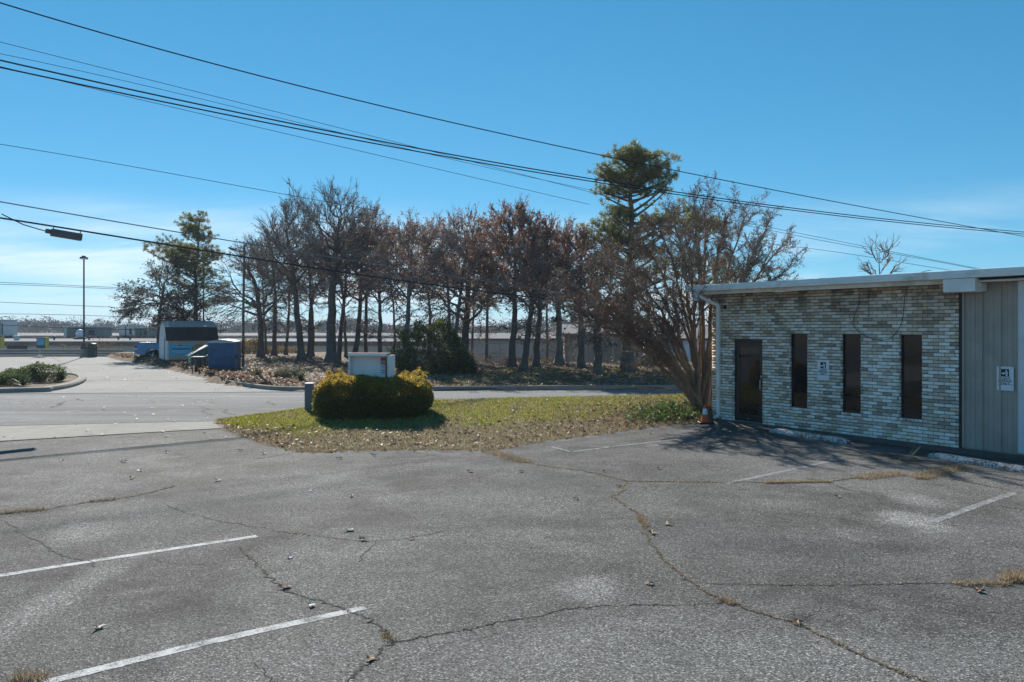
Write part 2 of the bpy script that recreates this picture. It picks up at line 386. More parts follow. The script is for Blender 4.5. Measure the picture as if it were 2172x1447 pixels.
kerb('kerb', [(60, 41.4), (30, 34.7), (6.4, 32.3), (-2, 31.6), (-8.0, 31.2), (-10.9, 33.7), (-12.6, 36.2), (-13.6, 38.6)], 0.24, 0.16)
ISL = [(-45, 27.2), (-23, 29.6), G(60, 832)[:2], G(105, 829)[:2], G(150, 820)[:2], G(172, 810)[:2], G(173, 803.5)[:2], G(160, 799)[:2], G(120, 797.5)[:2], (-26.0, 41.2), (-30, 41.0), (-45, 40.0)]
kerb('kerb', ISL, 0.34, 0.17)
island = tag(obj('planting_bed', pym('planting_bed', [(x, y, 0.10) for x, y in ISL], [tuple(range(len(ISL)))]), M_BANK), kind='structure')
# two low steps behind the far lot
kerb('kerb', [(-75, 68.8), (-52, 68.6), (-45, 67.6), (-37, 68.4), (-31.5, 67.9)], 0.5, 0.14)
for k, (y, h, x1) in enumerate(((70.2, 0.30, -33.2), (71.2, 0.52, -33.8))):
    tag(MB().box(-80, x1, y, y+0.45, -0.1, h).build('low_wall', M_APRON, bevel=0.02), 'long low concrete %s edging behind the far parking lot' % ('lower step' if k == 0 else 'upper step'), 'kerb wall')

# ------------------------------------------------------------------ lawn in front of the road: slopes up to a crest, drops to the road
NEAR = [(455, 898), (465, 899), (493, 916), (541, 934), (607, 953), (658, 961), (723, 957), (845, 954), (977, 954), (1037, 957), (1060, 954), (1083, 948), (1174, 932), (1270, 921), (1372, 906), (1432, 899), (1483, 897), (1512, 893), (1720, 880)]
CREST = [(455, 893, 21.2), (640, 868, 22.1), (920, 850, 23.0), (1100, 845, 23.6), (1460, 837, 24.8), (1530, 835, 25.1), (1720, 828, 26)]
def lawn_pt(px, t):
    jy = 2.2*math.sin(px*0.21)+1.6*math.sin(px*0.53+1)
    n = G(px, np.interp(px, [a for a, b in NEAR], [b for a, b in NEAR])+jy*(1 if t < 1 else 0), 0.01)
    cy = float(np.interp(px, [a[0] for a in CREST], [a[1] for a in CREST])); cY = float(np.interp(px, [a[0] for a in CREST], [a[2] for a in CREST]))
    c = P(px, cy, cY)
    if t <= 1.0:
        e = t*0.55+0.45*t*t
        z = 0.008+(c[2]-0.008)*(e if t > 0.08 else e)
        return (n[0]+(c[0]-n[0])*t, n[1]+(c[1]-n[1])*t, z+0.012*math.sin(px*0.11)*math.sin(t*9)*(t > 0.1))
    q = t-1.0
    return (c[0]+0.25*q, c[1]+1.3*q, c[2]*(1-q)**1.5*0.9+c[2]*0.1*(1-q)-0.03*q)
LPX = np.concatenate([np.arange(455, 1515, 8), np.arange(1520, 1721, 25)]); LT = np.concatenate([np.linspace(0, 1, 26), [1.15, 1.4, 1.7, 2.0]])
V = [lawn_pt(px, t) for px in LPX for t in LT]
m_, k_ = len(LPX), len(LT); ii = np.arange(m_*k_).reshape(m_, k_)
F = np.stack([ii[:-1, :-1], ii[1:, :-1], ii[1:, 1:], ii[:-1, 1:]], -1).reshape(-1, 4)
tag(obj('lawn', npmesh('lawn', V, F), M_LAWN, smooth=True), kind='structure')

# ------------------------------------------------------------------ cracks, paint
def imgline(pts, n=9, jit=1.0):
    """pixel polyline -> ground points, subdivided with a wander"""
    out = []
    for i in range(len(pts)-1):
        a, b = G(*pts[i]), G(*pts[i+1])
        for k in range(n):
            t = k/n; amp = jit*0.03
            out.append((a[0]+(b[0]-a[0])*t+R.gauss(0, amp), a[1]+(b[1]-a[1])*t+R.gauss(0, amp), 0))
    out.append(G(*pts[-1])); return out
M_CRACK = simple('crack_soil', (0.022, 0.021, 0.018), 0.97, var=0.5, scale=14)
CRACKS = [  # pixel path, width in metres, dry grass density
    ([(1040, 955), (1090, 975), (1140, 987), (1240, 1000), (1290, 1012), (1330, 1021), (1470, 1023), (1620, 1024), (1760, 1022), (1810, 1015), (1850, 1006), (1920, 1007)], 0.05, 1.0),
    ([(1330, 1021), (1322, 1040), (1300, 1055), (1330, 1076), (1360, 1095), (1366, 1112), (1370, 1135), (1388, 1165), (1410, 1190), (1450, 1225), (1500, 1260), (1540, 1276)], 0.028, 0.8),
    ([(1540, 1276), (1600, 1300), (1680, 1322), (1740, 1348), (1790, 1370), (1850, 1402), (1900, 1425), (1960, 1447), (2050, 1480)], 0.028, 0.9),
    ([(1540, 1280), (1470, 1285), (1380, 1285), (1280, 1287), (1200, 1292), (1150, 1308), (1080, 1318), (1020, 1330), (970, 1342), (900, 1350), (830, 1365)], 0.026, 0.12),
    ([(830, 1365), (822, 1345), (805, 1330), (760, 1305), (715, 1288), (690, 1280), (650, 1268), (610, 1255), (580, 1235), (560, 1215), (540, 1195), (520, 1178), (508, 1160)], 0.034, 0.10),
    ([(830, 1365), (805, 1380), (795, 1400), (760, 1425), (740, 1447), (720, 1475)], 0.03, 0.05),
    ([(350, 1072), (400, 1090), (450, 1103), (520, 1115), (590, 1127), (650, 1135), (720, 1144), (780, 1150), (850, 1145), (945, 1128)], 0.020, 0.12),
    ([(800, 1150), (785, 1165), (760, 1193)], 0.016, 0.0),
    ([(0, 1092), (50, 1085), (110, 1080), (190, 1065), (240, 1061), (300, 1050), (370, 1032)], 0.03, 0.9),
    ([(10, 1105), (60, 1140), (100, 1160), (105, 1170), (150, 1185), (195, 1190), (200, 1205)], 0.022, 0.0),
    ([(1500, 1240), (1580, 1240), (1680, 1243), (1760, 1242), (1850, 1240), (1910, 1240), (2010, 1238), (2080, 1240), (2140, 1238), (2172, 1228), (2230, 1205)], 0.020, 0.5),
    ([(1690, 1325), (1710, 1310), (1740, 1290)], 0.012, 0.0),
    ([(540, 975), (600, 965), (660, 958), (720, 948)], 0.03, 0.35),
    ([(1940, 1018), (1990, 1008), (2030, 992), (2045, 980)], 0.05, 1.0),
    ([(2000, 1012), (2060, 1025), (2110, 1035), (2140, 1040)], 0.03, 0.6),
    ([(540, 1410), (570, 1435), (590, 1460)], 0.012, 0.0),
    ([(1765, 1028), (1800, 1040), (1838, 1047)], 0.025, 0.5),
    ([(2110, 1073), (2172, 1082)], 0.02, 0.5),
    ([(320, 1190), (400, 1200), (470, 1195), (520, 1178)], 0.012, 0.0),
]
lotobj = bpy.data.objects['parking_lot']
crack_paths = []
for pts, w, g in CRACKS:
    far = 0.02 if pts[0][1] < 1060 else 0.0
    path = imgline(pts, 8, 0.55); crack_paths.append((path, w, g))
    ribbon('crack', path, [w*R.uniform(0.2, 0.85) for _ in path], 0.0075, M_CRACK, 0.2, lotobj)
# cracks of the road
for pts in ([(110, 865), (125, 858), (140, 852)], [(305, 848), (330, 853), (352, 862)], [(265, 872), (285, 884)], [(440, 850), (460, 856)], [(425, 862), (450, 880)],
            [(0, 842), (40, 851), (55, 855)], [(150, 846), (175, 851)], [(480, 868), (500, 880)], [(190, 838), (260, 843)], [(560, 852), (590, 860)], [(340, 842), (420, 848), (490, 846)]):
    path = imgline(pts, 5, 3.0); ribbon('crack', path, [R.uniform(0.03, 0.09) for _ in path], 0.005, M_CRACK if R.random() < 0.6 else M_APRON, 0.2, bpy.data.objects['road'])

def paint_mat(name, cov, col=(0.62, 0.62, 0.60)):
    t = NT(name); v = t.worldpos()
    m = t.ramp(t.mix(0.5, t.noise(v, 7, 6, 0.7), t.noise(v, 75, 4, 0.75)), [(cov-0.06, 0.0), (cov+0.05, 1.0)])
    vo = t.node('ShaderNodeTexVoronoi', feature='F1'); vo.inputs['Scale'].default_value = 95.0; t.link(v, vo.inputs['Vector'])
    sp = t.node('ShaderNodeSeparateColor'); t.link(vo.outputs['Color'], sp.inputs[0])
    worn = t.ramp(sp.outputs[0], [(0.0, 0.045), (0.5, 0.13), (1.0, 0.30)])
    t.base(t.mix(m, worn, col)); t.set(Roughness=0.85, Specular_IOR_Level=0.3); t.bump(vo.outputs['Distance'], 0.6, 0.01); return t.m
M_PAINT = paint_mat('white_paint', 0.49, (0.50, 0.50, 0.49)); M_PAINTW = paint_mat('worn_paint', 0.54, (0.36, 0.36, 0.35))
for pts, w, m in ([((-160, 1247), (0, 1222), (270, 1180), (545, 1138)), 0.105, M_PAINT], [((105, 1447), (440, 1364), (775, 1290)), 0.11, M_PAINT], [((-420, 1576), (105, 1447)), 0.11, M_PAINT],
                  [((1212, 959), (1300, 948), (1440, 932)), 0.09, M_PAINTW], [((1170, 948), (1212, 959)), 0.08, M_PAINTW], [((1250, 947), (1300, 948)), 0.07, M_PAINTW],
                  [((1540, 1026), (1650, 1003), (1790, 972)), 0.11, M_PAINTW], [((1968, 1112), (2060, 1078), (2150, 1046)), 0.12, M_PAINTW]):
    path = []
    for i in range(len(pts)-1):
        a, b = G(*pts[i]), G(*pts[i+1])
        path += [(a[0]+(b[0]-a[0])*k/10, a[1]+(b[1]-a[1])*k/10, 0) for k in range(10)]
    path.append(G(*pts[-1]))
    ribbon('parking_line', path, w, 0.0065, m, 0.05, lotobj)
# ------------------------------------------------------------------ brick building (local x along the facade, -y outwards)
AX, AY = 5.287, 21.75
DU = Vector((0.5513, -0.8346, 0)).normalized(); TH = math.atan2(DU.y, DU.x)
bld = thing('brick_building', 'low building with pale mottled brick facade, slit windows and white metal eave', 'building', (AX, AY, 0), TH)
def loc2w(u, o, z):                    # o outwards
    return (AX+DU.x*u+DU.y*o, AY+DU.y*u-DU.x*o, z)
def fu(px, o=0.0):
    k = (px-CX)/FPX; X0, Y0 = AX+DU.y*o, AY-DU.x*o
    return (k*Y0-X0)/(DU.x-k*DU.y)
def fz(px, py, o=0.0):
    u = fu(px, o); return CAMH-(py-HY)/FPX*(loc2w(u, o, 0)[1])
def brick_mat(name, src):
    t = NT(name); v = t.worldpos()
    if src == 'object':
        oi = t.node('ShaderNodeObjectInfo'); rnd = oi.outputs['Random']
    else:
        at = t.node('ShaderNodeAttribute', attribute_name='Col'); sc = t.node('ShaderNodeSeparateColor'); t.link(at.outputs['Color'], sc.inputs[0]); rnd = sc.outputs[0]
    ml = t.node('ShaderNodeMath', operation='MULTIPLY'); ml.inputs[1].default_value = 37.0; t.link(rnd, ml.inputs[0])
    vm = t.node('ShaderNodeVectorMath', operation='ADD'); t.link(v, vm.inputs[0]); t.link(ml.outputs[0], vm.inputs[1]); vv = vm.outputs[0]
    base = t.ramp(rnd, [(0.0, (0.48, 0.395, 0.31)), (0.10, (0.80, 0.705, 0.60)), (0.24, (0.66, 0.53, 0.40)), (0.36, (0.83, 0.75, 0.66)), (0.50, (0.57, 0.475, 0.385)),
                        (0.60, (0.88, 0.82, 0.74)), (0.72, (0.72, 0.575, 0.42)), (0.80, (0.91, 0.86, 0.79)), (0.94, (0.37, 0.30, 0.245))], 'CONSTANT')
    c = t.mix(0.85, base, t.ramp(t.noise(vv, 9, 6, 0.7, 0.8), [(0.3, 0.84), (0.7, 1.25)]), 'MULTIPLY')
    blot = t.ramp(t.noise(vv, 5.0, 5, 0.65, 1.2), [(0.62, 0.0), (0.68, 0.8)])
    c = t.mix(blot, c, t.ramp(rnd, [(0.0, (0.16, 0.14, 0.13)), (0.5, (0.30, 0.26, 0.23)), (1.0, (0.14, 0.12, 0.11))]))
    # browner tint growing towards the eave, then patchy dark run-off stains
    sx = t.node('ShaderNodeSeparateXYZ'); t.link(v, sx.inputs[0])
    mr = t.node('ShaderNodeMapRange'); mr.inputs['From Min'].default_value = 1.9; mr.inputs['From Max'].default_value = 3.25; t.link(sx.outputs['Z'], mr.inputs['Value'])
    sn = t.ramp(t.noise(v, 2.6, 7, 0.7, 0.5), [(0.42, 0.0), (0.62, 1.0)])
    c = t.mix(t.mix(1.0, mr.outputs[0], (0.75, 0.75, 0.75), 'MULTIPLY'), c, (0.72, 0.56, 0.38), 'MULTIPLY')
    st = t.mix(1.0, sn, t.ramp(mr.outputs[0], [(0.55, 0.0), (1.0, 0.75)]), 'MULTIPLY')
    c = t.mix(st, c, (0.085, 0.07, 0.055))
    t.base(c); t.set(Roughness=0.88, Specular_IOR_Level=0.3); t.bump(t.noise(vv, 45, 5, 0.7), 0.5, 0.006); return t.m
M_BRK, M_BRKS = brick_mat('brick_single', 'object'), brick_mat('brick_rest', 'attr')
M_MORTAR = simple('mortar', (0.10, 0.09, 0.08), 0.95, var=0.3, scale=30, bump=0.4)
M_WMETAL = simple('white_painted_metal', (0.84, 0.80, 0.74), 0.45, var=0.10, scale=2.2, grime=(0.50, 0.40, 0.28), spec=0.2)
M_FASC = simple('aged_white_fascia', (0.80, 0.71, 0.59), 0.6, var=0.12, scale=2.0, grime=(0.40, 0.30, 0.19))
M_BEIGE = simple('taupe_metal_siding', (0.42, 0.365, 0.305), 0.5, var=0.10, scale=1.4, grime=(0.31, 0.27, 0.23), spec=0.45)
M_BLACK = simple('black_aluminium', (0.012, 0.013, 0.014), 0.4, var=0.3, spec=0.5)
M_DKMET = simple('dark_metal', (0.04, 0.042, 0.044), 0.5, var=0.3, spec=0.5)
def glass(name, col=(0.008, 0.008, 0.009)):
    t = NT(name); v = t.coord('Object')
    t.base(t.ramp(t.noise(v, 3, 3), [(0.3, col), (0.7, tuple(c*1.6 for c in col))])); t.set(Roughness=0.03, Specular_IOR_Level=0.45)
    t.bump(t.noise(v, 1.1, 2), 0.02, 0.02); MATS[name] = t.m; return t.m
M_GLASS = glass('tinted_glass')

CH, BL, GAP = 0.0726, 0.225, 0.013; WL, NC = 6.48, 45
OPEN = [(0.70, 1.65, 0.0, 29*CH), (2.444, 2.954, 7*CH, 31*CH), (3.835, 4.335, 7*CH, 31*CH), (5.225, 5.729, 7*CH, 31*CH)]
# mortar backing with the openings cut out: built from strips between course levels
wall = MB()
lev = sorted({0.0, NC*CH, *[o[2] for o in OPEN], *[o[3] for o in OPEN]})
for a, b in zip(lev[:-1], lev[1:]):
    x = 0.0
    for o in [o for o in OPEN if o[2] <= a+1e-6 and o[3] >= b-1e-6]+[(WL, WL, 0, 0)]:
        if o[0] > x+1e-6: wall.box(x+0.004*(x == 0), o[0]-0.004*(o[0] == WL), 0.0, 0.11, a, b)
        x = o[1]
wallo = wall.build('brick_wall', M_MORTAR, bld)
bricks = []          # (u0, u1, z0, z1)
for r in range(NC):
    z0 = r*CH; u = -BL*(0.5 if r % 2 else 0.0)
    ops = [o for o in OPEN if o[2] <= z0+1e-6 and o[3] >= z0+CH-1e-6]
    sill = [o for o in OPEN[1:] if abs(o[2]-(z0+CH)) < 1e-6]
    while u < WL:
        segs = [(max(u, 0), min(u+BL, WL))]
        for o in ops+sill:
            ns = []
            for a, b in segs:
                if b <= o[0] or a >= o[1]: ns.append((a, b))
                else:
                    if a < o[0]: ns.append((a, o[0]))
                    if b > o[1]: ns.append((o[1], b))
            segs = ns
        for a, b in segs:
            if b-a > 0.035: bricks.append((a+GAP/2, b-GAP/2, z0+GAP/2, z0+CH-GAP/2))
        u += BL
    for o in sill:
        n = 6; w = (o[1]-o[0])/n
        for k in range(n): bricks.append((o[0]+k*w+GAP/2, o[0]+(k+1)*w-GAP/2, z0+GAP/2, z0+CH-GAP/2))
def scr_area(b):
    Y = loc2w((b[0]+b[1])/2, 0, 0)[1]; return (b[1]-b[0])/Y**2
bricks.sort(key=scr_area, reverse=True)
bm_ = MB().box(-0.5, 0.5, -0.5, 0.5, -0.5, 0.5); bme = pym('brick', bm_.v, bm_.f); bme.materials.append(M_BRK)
D_ = 0.02
for a, b, z0, z1 in bricks[:300]:
    o = bpy.data.objects.new('brick', bme); COL.objects.link(o); o.parent = wallo
    dp = R.uniform(-0.0025, 0.0025)
    o.location = ((a+b)/2, -0.006+dp, (z0+z1)/2); o.scale = (b-a, D_, z1-z0)
rest = bricks[300:]
def boxes_np(name, rows, col, mat, parent):
    """rows: x0,x1,y0,y1,z0,z1"""
    B = np.array(rows, np.float32); n = len(B)
    sel = [(0,2,4),(1,2,4),(1,3,4),(0,3,4),(0,2,5),(1,2,5),(1,3,5),(0,3,5)]
    V = np.stack([B[:, list(s)] for s in sel], 1).reshape(-1, 3)
    f = np.array([(0,3,2,1),(4,5,6,7),(0,1,5,4),(1,2,6,5),(2,3,7,6),(3,0,4,7)])
    F = (f[None]+8*np.arange(n)[:, None, None]).reshape(-1, 4)
    return obj(name, npmesh(name, V, F, np.repeat(col, 6, axis=0)), mat, parent)
rows = [(a, b, -0.006-D_/2+j, 0.004, z0, z1) for (a, b, z0, z1), j in zip(rest, NR.uniform(-0.0025, 0.0025, len(rest)))]
rc = NR.uniform(0, 1, (len(rows), 1)).repeat(3, 1)
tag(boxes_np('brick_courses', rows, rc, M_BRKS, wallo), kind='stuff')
# brick of the end wall and window / door reveals
rows = []
for r in range(NC):
    y = -BL*(0.25 if r % 2 else 0.75)
    while y < 9.0:
        a, b = max(y, -0.012), min(y+BL, 9.0)
        if b-a > 0.04: rows.append((-0.016, 0.004, a+GAP/2, b-GAP/2, r*CH+GAP/2, (r+1)*CH-GAP/2))
        y += BL
    for o in OPEN:
        if o[2] <= r*CH+1e-6 and o[3] >= (r+1)*CH-1e-6:
            rows.append((o[0]-0.01, o[0]+0.006, -0.012, 0.10, r*CH+GAP/2, (r+1)*CH-GAP/2))
            rows.append((o[1]-0.006, o[1]+0.01, -0.012, 0.10, r*CH+GAP/2, (r+1)*CH-GAP/2))
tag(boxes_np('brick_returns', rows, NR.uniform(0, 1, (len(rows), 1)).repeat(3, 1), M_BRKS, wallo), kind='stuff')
MB().box(0.0, 0.10, 0.11, 9.0, 0.0, NC*CH).build('end_wall', M_MORTAR, bld)
MB().box(0.1, 14.0, 8.9, 9.0, 0.0, 3.2).build('back_wall', M_BEIGE, bld)
MB().box(13.9, 14.0, 0.12, 8.9, 0.0, 3.2).build('end_wall', M_BEIGE, bld)
MB().box(0.12, 13.8, 0.9, 1.0, 0.0, 3.2).build('inner_partition', M_DKMET, bld)
# door
dr = MB(); o = OPEN[0]
dr.box(o[0]+0.006, o[0]+0.06, 0.055, 0.11, 0, o[3]-0.003).box(o[1]-0.06, o[1]-0.006, 0.055, 0.11, 0, o[3]-0.003).box(o[0]+0.06, o[1]-0.06, 0.055, 0.11, o[3]-0.055, o[3]-0.003)
dr = dr.build('door_frame', M_BLACK, bld, bevel=0.003)
lf = MB(); a, b = o[0]+0.066, o[1]-0.066
lf.box(a, a+0.075, 0.065, 0.105, 0.03, o[3]-0.06).box(b-0.075, b, 0.065, 0.105, 0.03, o[3]-0.06).box(a+0.075, b-0.075, 0.066, 0.104, o[3]-0.16, o[3]-0.061).box(a+0.075, b-0.075, 0.066, 0.104, 0.031, 0.20)
lf = lf.build('door', M_BLACK, bld, bevel=0.002)
MB().box(a+0.073, b-0.073, 0.08, 0.086, 0.19, o[3]-0.15).build('pane', M_GLASS, lf)
M_CHROME = simple('brushed_steel', (0.55, 0.55, 0.55), 0.3, 0.9, var=0.1)
MB().tube([(b-0.04, 0.064, 0.84), (b-0.04, 0.02, 0.85), (b-0.04, 0.02, 1.10), (b-0.04, 0.064, 1.11)], 0.011).build('handle', M_CHROME, lf)
MB().box(b-0.055, b-0.025, 0.055, 0.066, 1.16, 1.20).build('lock', M_CHROME, lf)
MB().box(a+0.33, a+0.40, 0.060, 0.066, 0.09, 0.105).build('floor_bolt_plate', M_CHROME, lf)
MB().box(o[0]+0.005, o[1]-0.005, 0.02, 0.13, -0.01, 0.028).build('threshold', simple('worn_aluminium', (0.34, 0.34, 0.33), 0.5, 0.5), bld, bevel=0.004)
for o in OPEN[1:]:
    w = MB(); f_ = 0.022
    w.box(o[0]+0.007, o[0]+0.007+f_, 0.06, 0.11, o[2], o[3]).box(o[1]-0.007-f_, o[1]-0.007, 0.06, 0.11, o[2], o[3])
    w.box(o[0]+0.03, o[1]-0.03, 0.061, 0.109, o[2], o[2]+f_).box(o[0]+0.03, o[1]-0.03, 0.061, 0.109, o[3]-f_, o[3])
    w = w.build('window', M_BLACK, bld); MB().box(o[0]+0.025, o[1]-0.025, 0.08, 0.086, o[2]+0.02, o[3]-0.02).build('pane', M_GLASS, w)
# metal siding: panels with tall and low ribs
def panel(u0, u1, y=0.075, z1=3.34):
    prof = []; u = u0
    pitch = 0.305; rel = 0.0
    n = max(1, round((u1-u0)/pitch)); pw = (u1-u0)/n
    for k in range(n):
        a = u0+k*pw
        prof += [(a, y), (a+0.010, y-0.045), (a+0.045, y-0.045), (a+0.055, y)]
        for c in (0.38, 0.66): prof += [(a+pw*c-0.02, y), (a+pw*c-0.012, y-0.012), (a+pw*c+0.012, y-0.012), (a+pw*c+0.02, y)]
    prof.append((u1, y)); V, F = [], []
    for q, (uu, yy) in enumerate(prof):
        V += [(uu, yy, 0.03), (uu, yy, z1)]
        if q: F.append((2*q-2, 2*q, 2*q+1, 2*q-1))
    return pym('siding_panel', V, F)
SW = MB().box(6.485, 13.9, 0.09, 0.14, 0.0, 3.34).build('siding_wall', M_BEIGE, bld)
sm = panel(6.51, 7.555); obj('siding_panel', sm, M_BEIGE, SW)
for k in range(6):
    u0 = 7.75+0.915*k; obj('siding_panel', panel(u0, u0+0.912), M_BEIGE, SW)
M_TRIM = simple('blue_white_trim', (0.66, 0.68, 0.69), 0.5, var=0.08, scale=2)
MB().box(7.565, 7.735, 0.015, 0.088, 0.05, 3.34).box(7.60, 7.70, 0.004, 0.014, 0.05, 3.34).build('corner_trim', M_TRIM, bld, bevel=0.006)
MB().box(6.482, 6.508, 0.03, 0.09, 0.0, 3.26).build('brick_edge_trim', M_DKMET, bld)
# eave: gutter in lengths, fascia, soffit, roof
u = -0.55; gl = [2.05, 2.35, 2.16, 0.42, 0.52, 1.35, 2.0, 2.0, 1.8]
for k, L in enumerate(gl):
    j = R.uniform(-0.004, 0.004); dz = R.uniform(-0.006, 0.006)
    prof = [(-0.46+j, 3.352+dz), (-0.465+j, 3.43+dz), (-0.445+j, 3.505+dz), (-0.415, 3.512), (-0.33, 3.512), (-0.33, 3.352)]
    MB().prism(prof, 'x', u+0.002, min(u+L-0.002, 14)).build('gutter_length', M_WMETAL, bld); u += L
u = -0.17
for k, L in enumerate([1.55, 1.9, 2.25, 1.4]):
    MB().box(u+0.002, u+L-0.002, -0.325, -0.300, 3.258, 3.351).build('fascia_board', M_FASC, bld); u += L
MB().box(-0.17, 14.0, -0.299, 0.0, 3.27, 3.30).build('soffit', M_FASC, bld)
MB().box(-0.17, -0.145, -0.299, 9.0, 3.2, 3.351).build('rake_board', M_FASC, bld)
MB().box(-0.144, 0.02, 0.0, 9.0, 3.268, 3.30).build('soffit', M_FASC, bld)
MB().prism([(-0.40, 3.50), (9.2, 3.72), (9.2, 3.60), (-0.40, 3.36)], 'x', -0.545, 14.0).build('roof', M_WMETAL, bld)
MB().box(-0.549, -0.40, -0.46, -0.33, 3.36, 3.5).build('gutter_end', M_WMETAL, bld)
# white metal box hanging below the gutter
MB().prism([(-0.44, 3.345), (-0.44, 3.09), (-0.30, 3.075), (-0.0, 3.10), (-0.0, 3.26), (-0.29, 3.26), (-0.33, 3.345)], 'x', fu(2000, 0.44), fu(2068, 0.44)).build('eave_box', M_WMETAL, bld, bevel=0.004)
MB().tube([(7.0, -0.25, 3.33), (7.02, -0.25, 3.2), (7.06, -0.27, 3.12), (7.05, -0.33, 3.09), (6.98, -0.33, 3.085)], 0.012).build('conduit', M_WMETAL, bld)
# downspout
ds = MB().prism([(-0.10, -0.02), (0.0, -0.02), (0.0, -0.095), (-0.10, -0.095)], 'z', 0.20, 3.0).xf(Matrix.Translation((0.30, 0, 0)))
ds = ds.build('downspout', M_WMETAL, bld, bevel=0.006)
MB().tube([(0.25, -0.06, 3.02), (0.23, -0.09, 2.99), (-0.12, -0.37, 3.22), (-0.14, -0.39, 3.28), (-0.14, -0.39, 3.36)], 0.052, 8).build('elbow', M_WMETAL, ds)
MB().tube([(0.25, -0.058, 0.22), (0.25, -0.06, 0.15), (0.26, -0.12, 0.09), (0.27, -0.22, 0.07)], 0.05, 8).build('elbow', M_WMETAL, ds)
for z in (0.75, 1.75, 2.75): MB().box(0.185, 0.315, -0.1, -0.02, z, z+0.03).build('strap', M_WMETAL, ds)
MB().box(-0.26, -0.12, -0.45, -0.36, 3.10, 3.345).build('leader_head', M_WMETAL, bld, bevel=0.01)
# small fittings and loose cables on the wall
M_CREAM = simple('cream_plastic', (0.55, 0.50, 0.42), 0.6)
for px, py, m in ((1539, 652, M_DKMET), (1566, 653, M_CREAM)):
    uu, zz = fu(px), fz(px, py)
    f_ = MB().lathe([(0.055, 0), (0.055, 0.02), (0.04, 0.035), (0.018, 0.035), (0.018, 0.02)], 14).xf(Matrix.Translation((uu, -0.017, zz)) @ Matrix.Rotation(math.pi/2, 4, 'X')).build('conduit_cover', m, bld)
    MB().lathe([(0.016, 0), (0.016, 0.012)], 10).xf(Matrix.Translation((uu-0.004, -0.045, zz)) @ Matrix.Rotation(math.pi/2, 4, 'X')).build('cable_hole', M_BLACK, f_)
def wall_cable(name, pts, label, off):
    pts = [(fu(x, off), -off-0.01*(i % 2), fz(x, y, off)) for i, (x, y) in enumerate(pts)]
    # catmull
    Q = [Vector(p) for p in pts]; path = []
    for i in range(len(Q)-1):
        p0, p1, p2, p3 = Q[max(i-1, 0)], Q[i], Q[i+1], Q[min(i+2, len(Q)-1)]
        for k in range(6):
            t = k/6; path.append(0.5*((2*p1)+(p2-p0)*t+(2*p0-5*p1+4*p2-p3)*t*t+(3*p1-p0-3*p2+p3)*t**3))
    path.append(Q[-1])
    c = MB().tube(path, 0.006, 6).build(name, simple('black_rubber', (0.012, 0.012, 0.012), 0.6), None, (AX, AY, 0), (0, 0, TH))
    tag(c, label, 'cable')
wall_cable('hanging_cable', [(1823, 622), (1824, 640), (1815, 662), (1810, 685), (1818, 700), (1836, 713), (1860, 721), (1885, 720), (1900, 707), (1913, 685), (1917, 655), (1920, 628), (1930, 600), (1950, 580), (1975, 573)], 'thin black cable drooping in a loop between two slit windows', 0.035)
wall_cable('hanging_cable', [(1843, 615), (1843.5, 640), (1843, 672)], 'short straight black cable hanging from the eave above the middle window', 0.03)
# box vent on the roof
vx, vy, vz = P(1842, 577, 20.4)
tag(MB().prism([(-0.12, 0), (0.12, 0), (0.12, 0.12), (0.0, 0.2), (-0.12, 0.12)], 'y', -0.3, 0.25).build('roof_vent', simple('grey_roof_metal', (0.33, 0.31, 0.29), 0.6), None, (vx, vy, 3.50), (0, 0, TH+1.2)), 'small grey gabled roof vent sticking up above the white eave', 'roof vent')

# ------------------------------------------------------------------ signs on the wall
M_SIGNW = simple('sign_white', (0.74, 0.76, 0.78), 0.4, var=0.04, scale=3)
M_INK = simple('sign_ink', (0.02, 0.02, 0.024), 0.5, var=0.2)
def client_sign(u, z0, o, label, tilt=0.0):
    x, y, z = loc2w(u, o, z0)
    t = thing('parking_sign', label, 'sign', (x, y, z0), TH, 'client parking signs')
    W, H = 0.305, 0.455
    MB().box(-W/2, W/2, 0, 0.004, 0, H).build('plate', M_SIGNW, t, rot=(0, tilt, 0), bevel=0.001)
    q = 0.145; zc = H-0.045-q
    lg = MB().box(-q/2, q/2, -0.0012, -0.0002, zc, zc+q).build('emblem', M_INK, t)
    pc = lambda pts: MB().prism([(-q/2+a*q, zc+b*q) for a, b in pts], 'y', -0.0026, -0.0014)
    pc([(0.04, 0.52), (0.46, 0.52), (0.56, 0.60), (0.62, 0.58), (0.60, 0.46), (0.56, 0.36), (0.36, 0.34), (0.34, 0.24), (0.24, 0.24), (0.22, 0.36), (0.04, 0.40)]).build('emblem_table', M_SIGNW, lg)
    pc([(0.56, 0.80), (0.57, 0.90), (0.63, 0.93), (0.69, 0.88), (0.70, 0.80), (0.80, 0.62), (0.86, 0.46), (0.80, 0.34), (0.80, 0.06), (0.58, 0.06), (0.60, 0.34), (0.72, 0.42), (0.66, 0.62), (0.52, 0.62), (0.50, 0.58), (0.62, 0.70)]).build('emblem_figure', M_SIGNW, lg)
    for k, w in enumerate(('CLIENT', 'PARKING', 'ONLY')):
        textmesh(w, 0.060, M_INK, t, (0, -0.0012, zc-0.038-0.047*k), (math.pi/2, 0, 0), bold=0.0009)
    zz = zc-0.155
    for a, b in ((-0.135, -0.05), (-0.04, 0.04), (0.05, 0.135)): MB().box(a, b, -0.0012, -0.0002, zz, zz+0.008).build('small_print', M_INK, t)
    return t
client_sign((fu(1735)+fu(1759.5))/2, 1.198, 0.021, 'white client parking sign on the brick between first and second slit windows')
client_sign((fu(2112)+fu(2148))/2, 1.204, -0.036, 'white client parking sign fixed to the taupe ribbed metal siding')

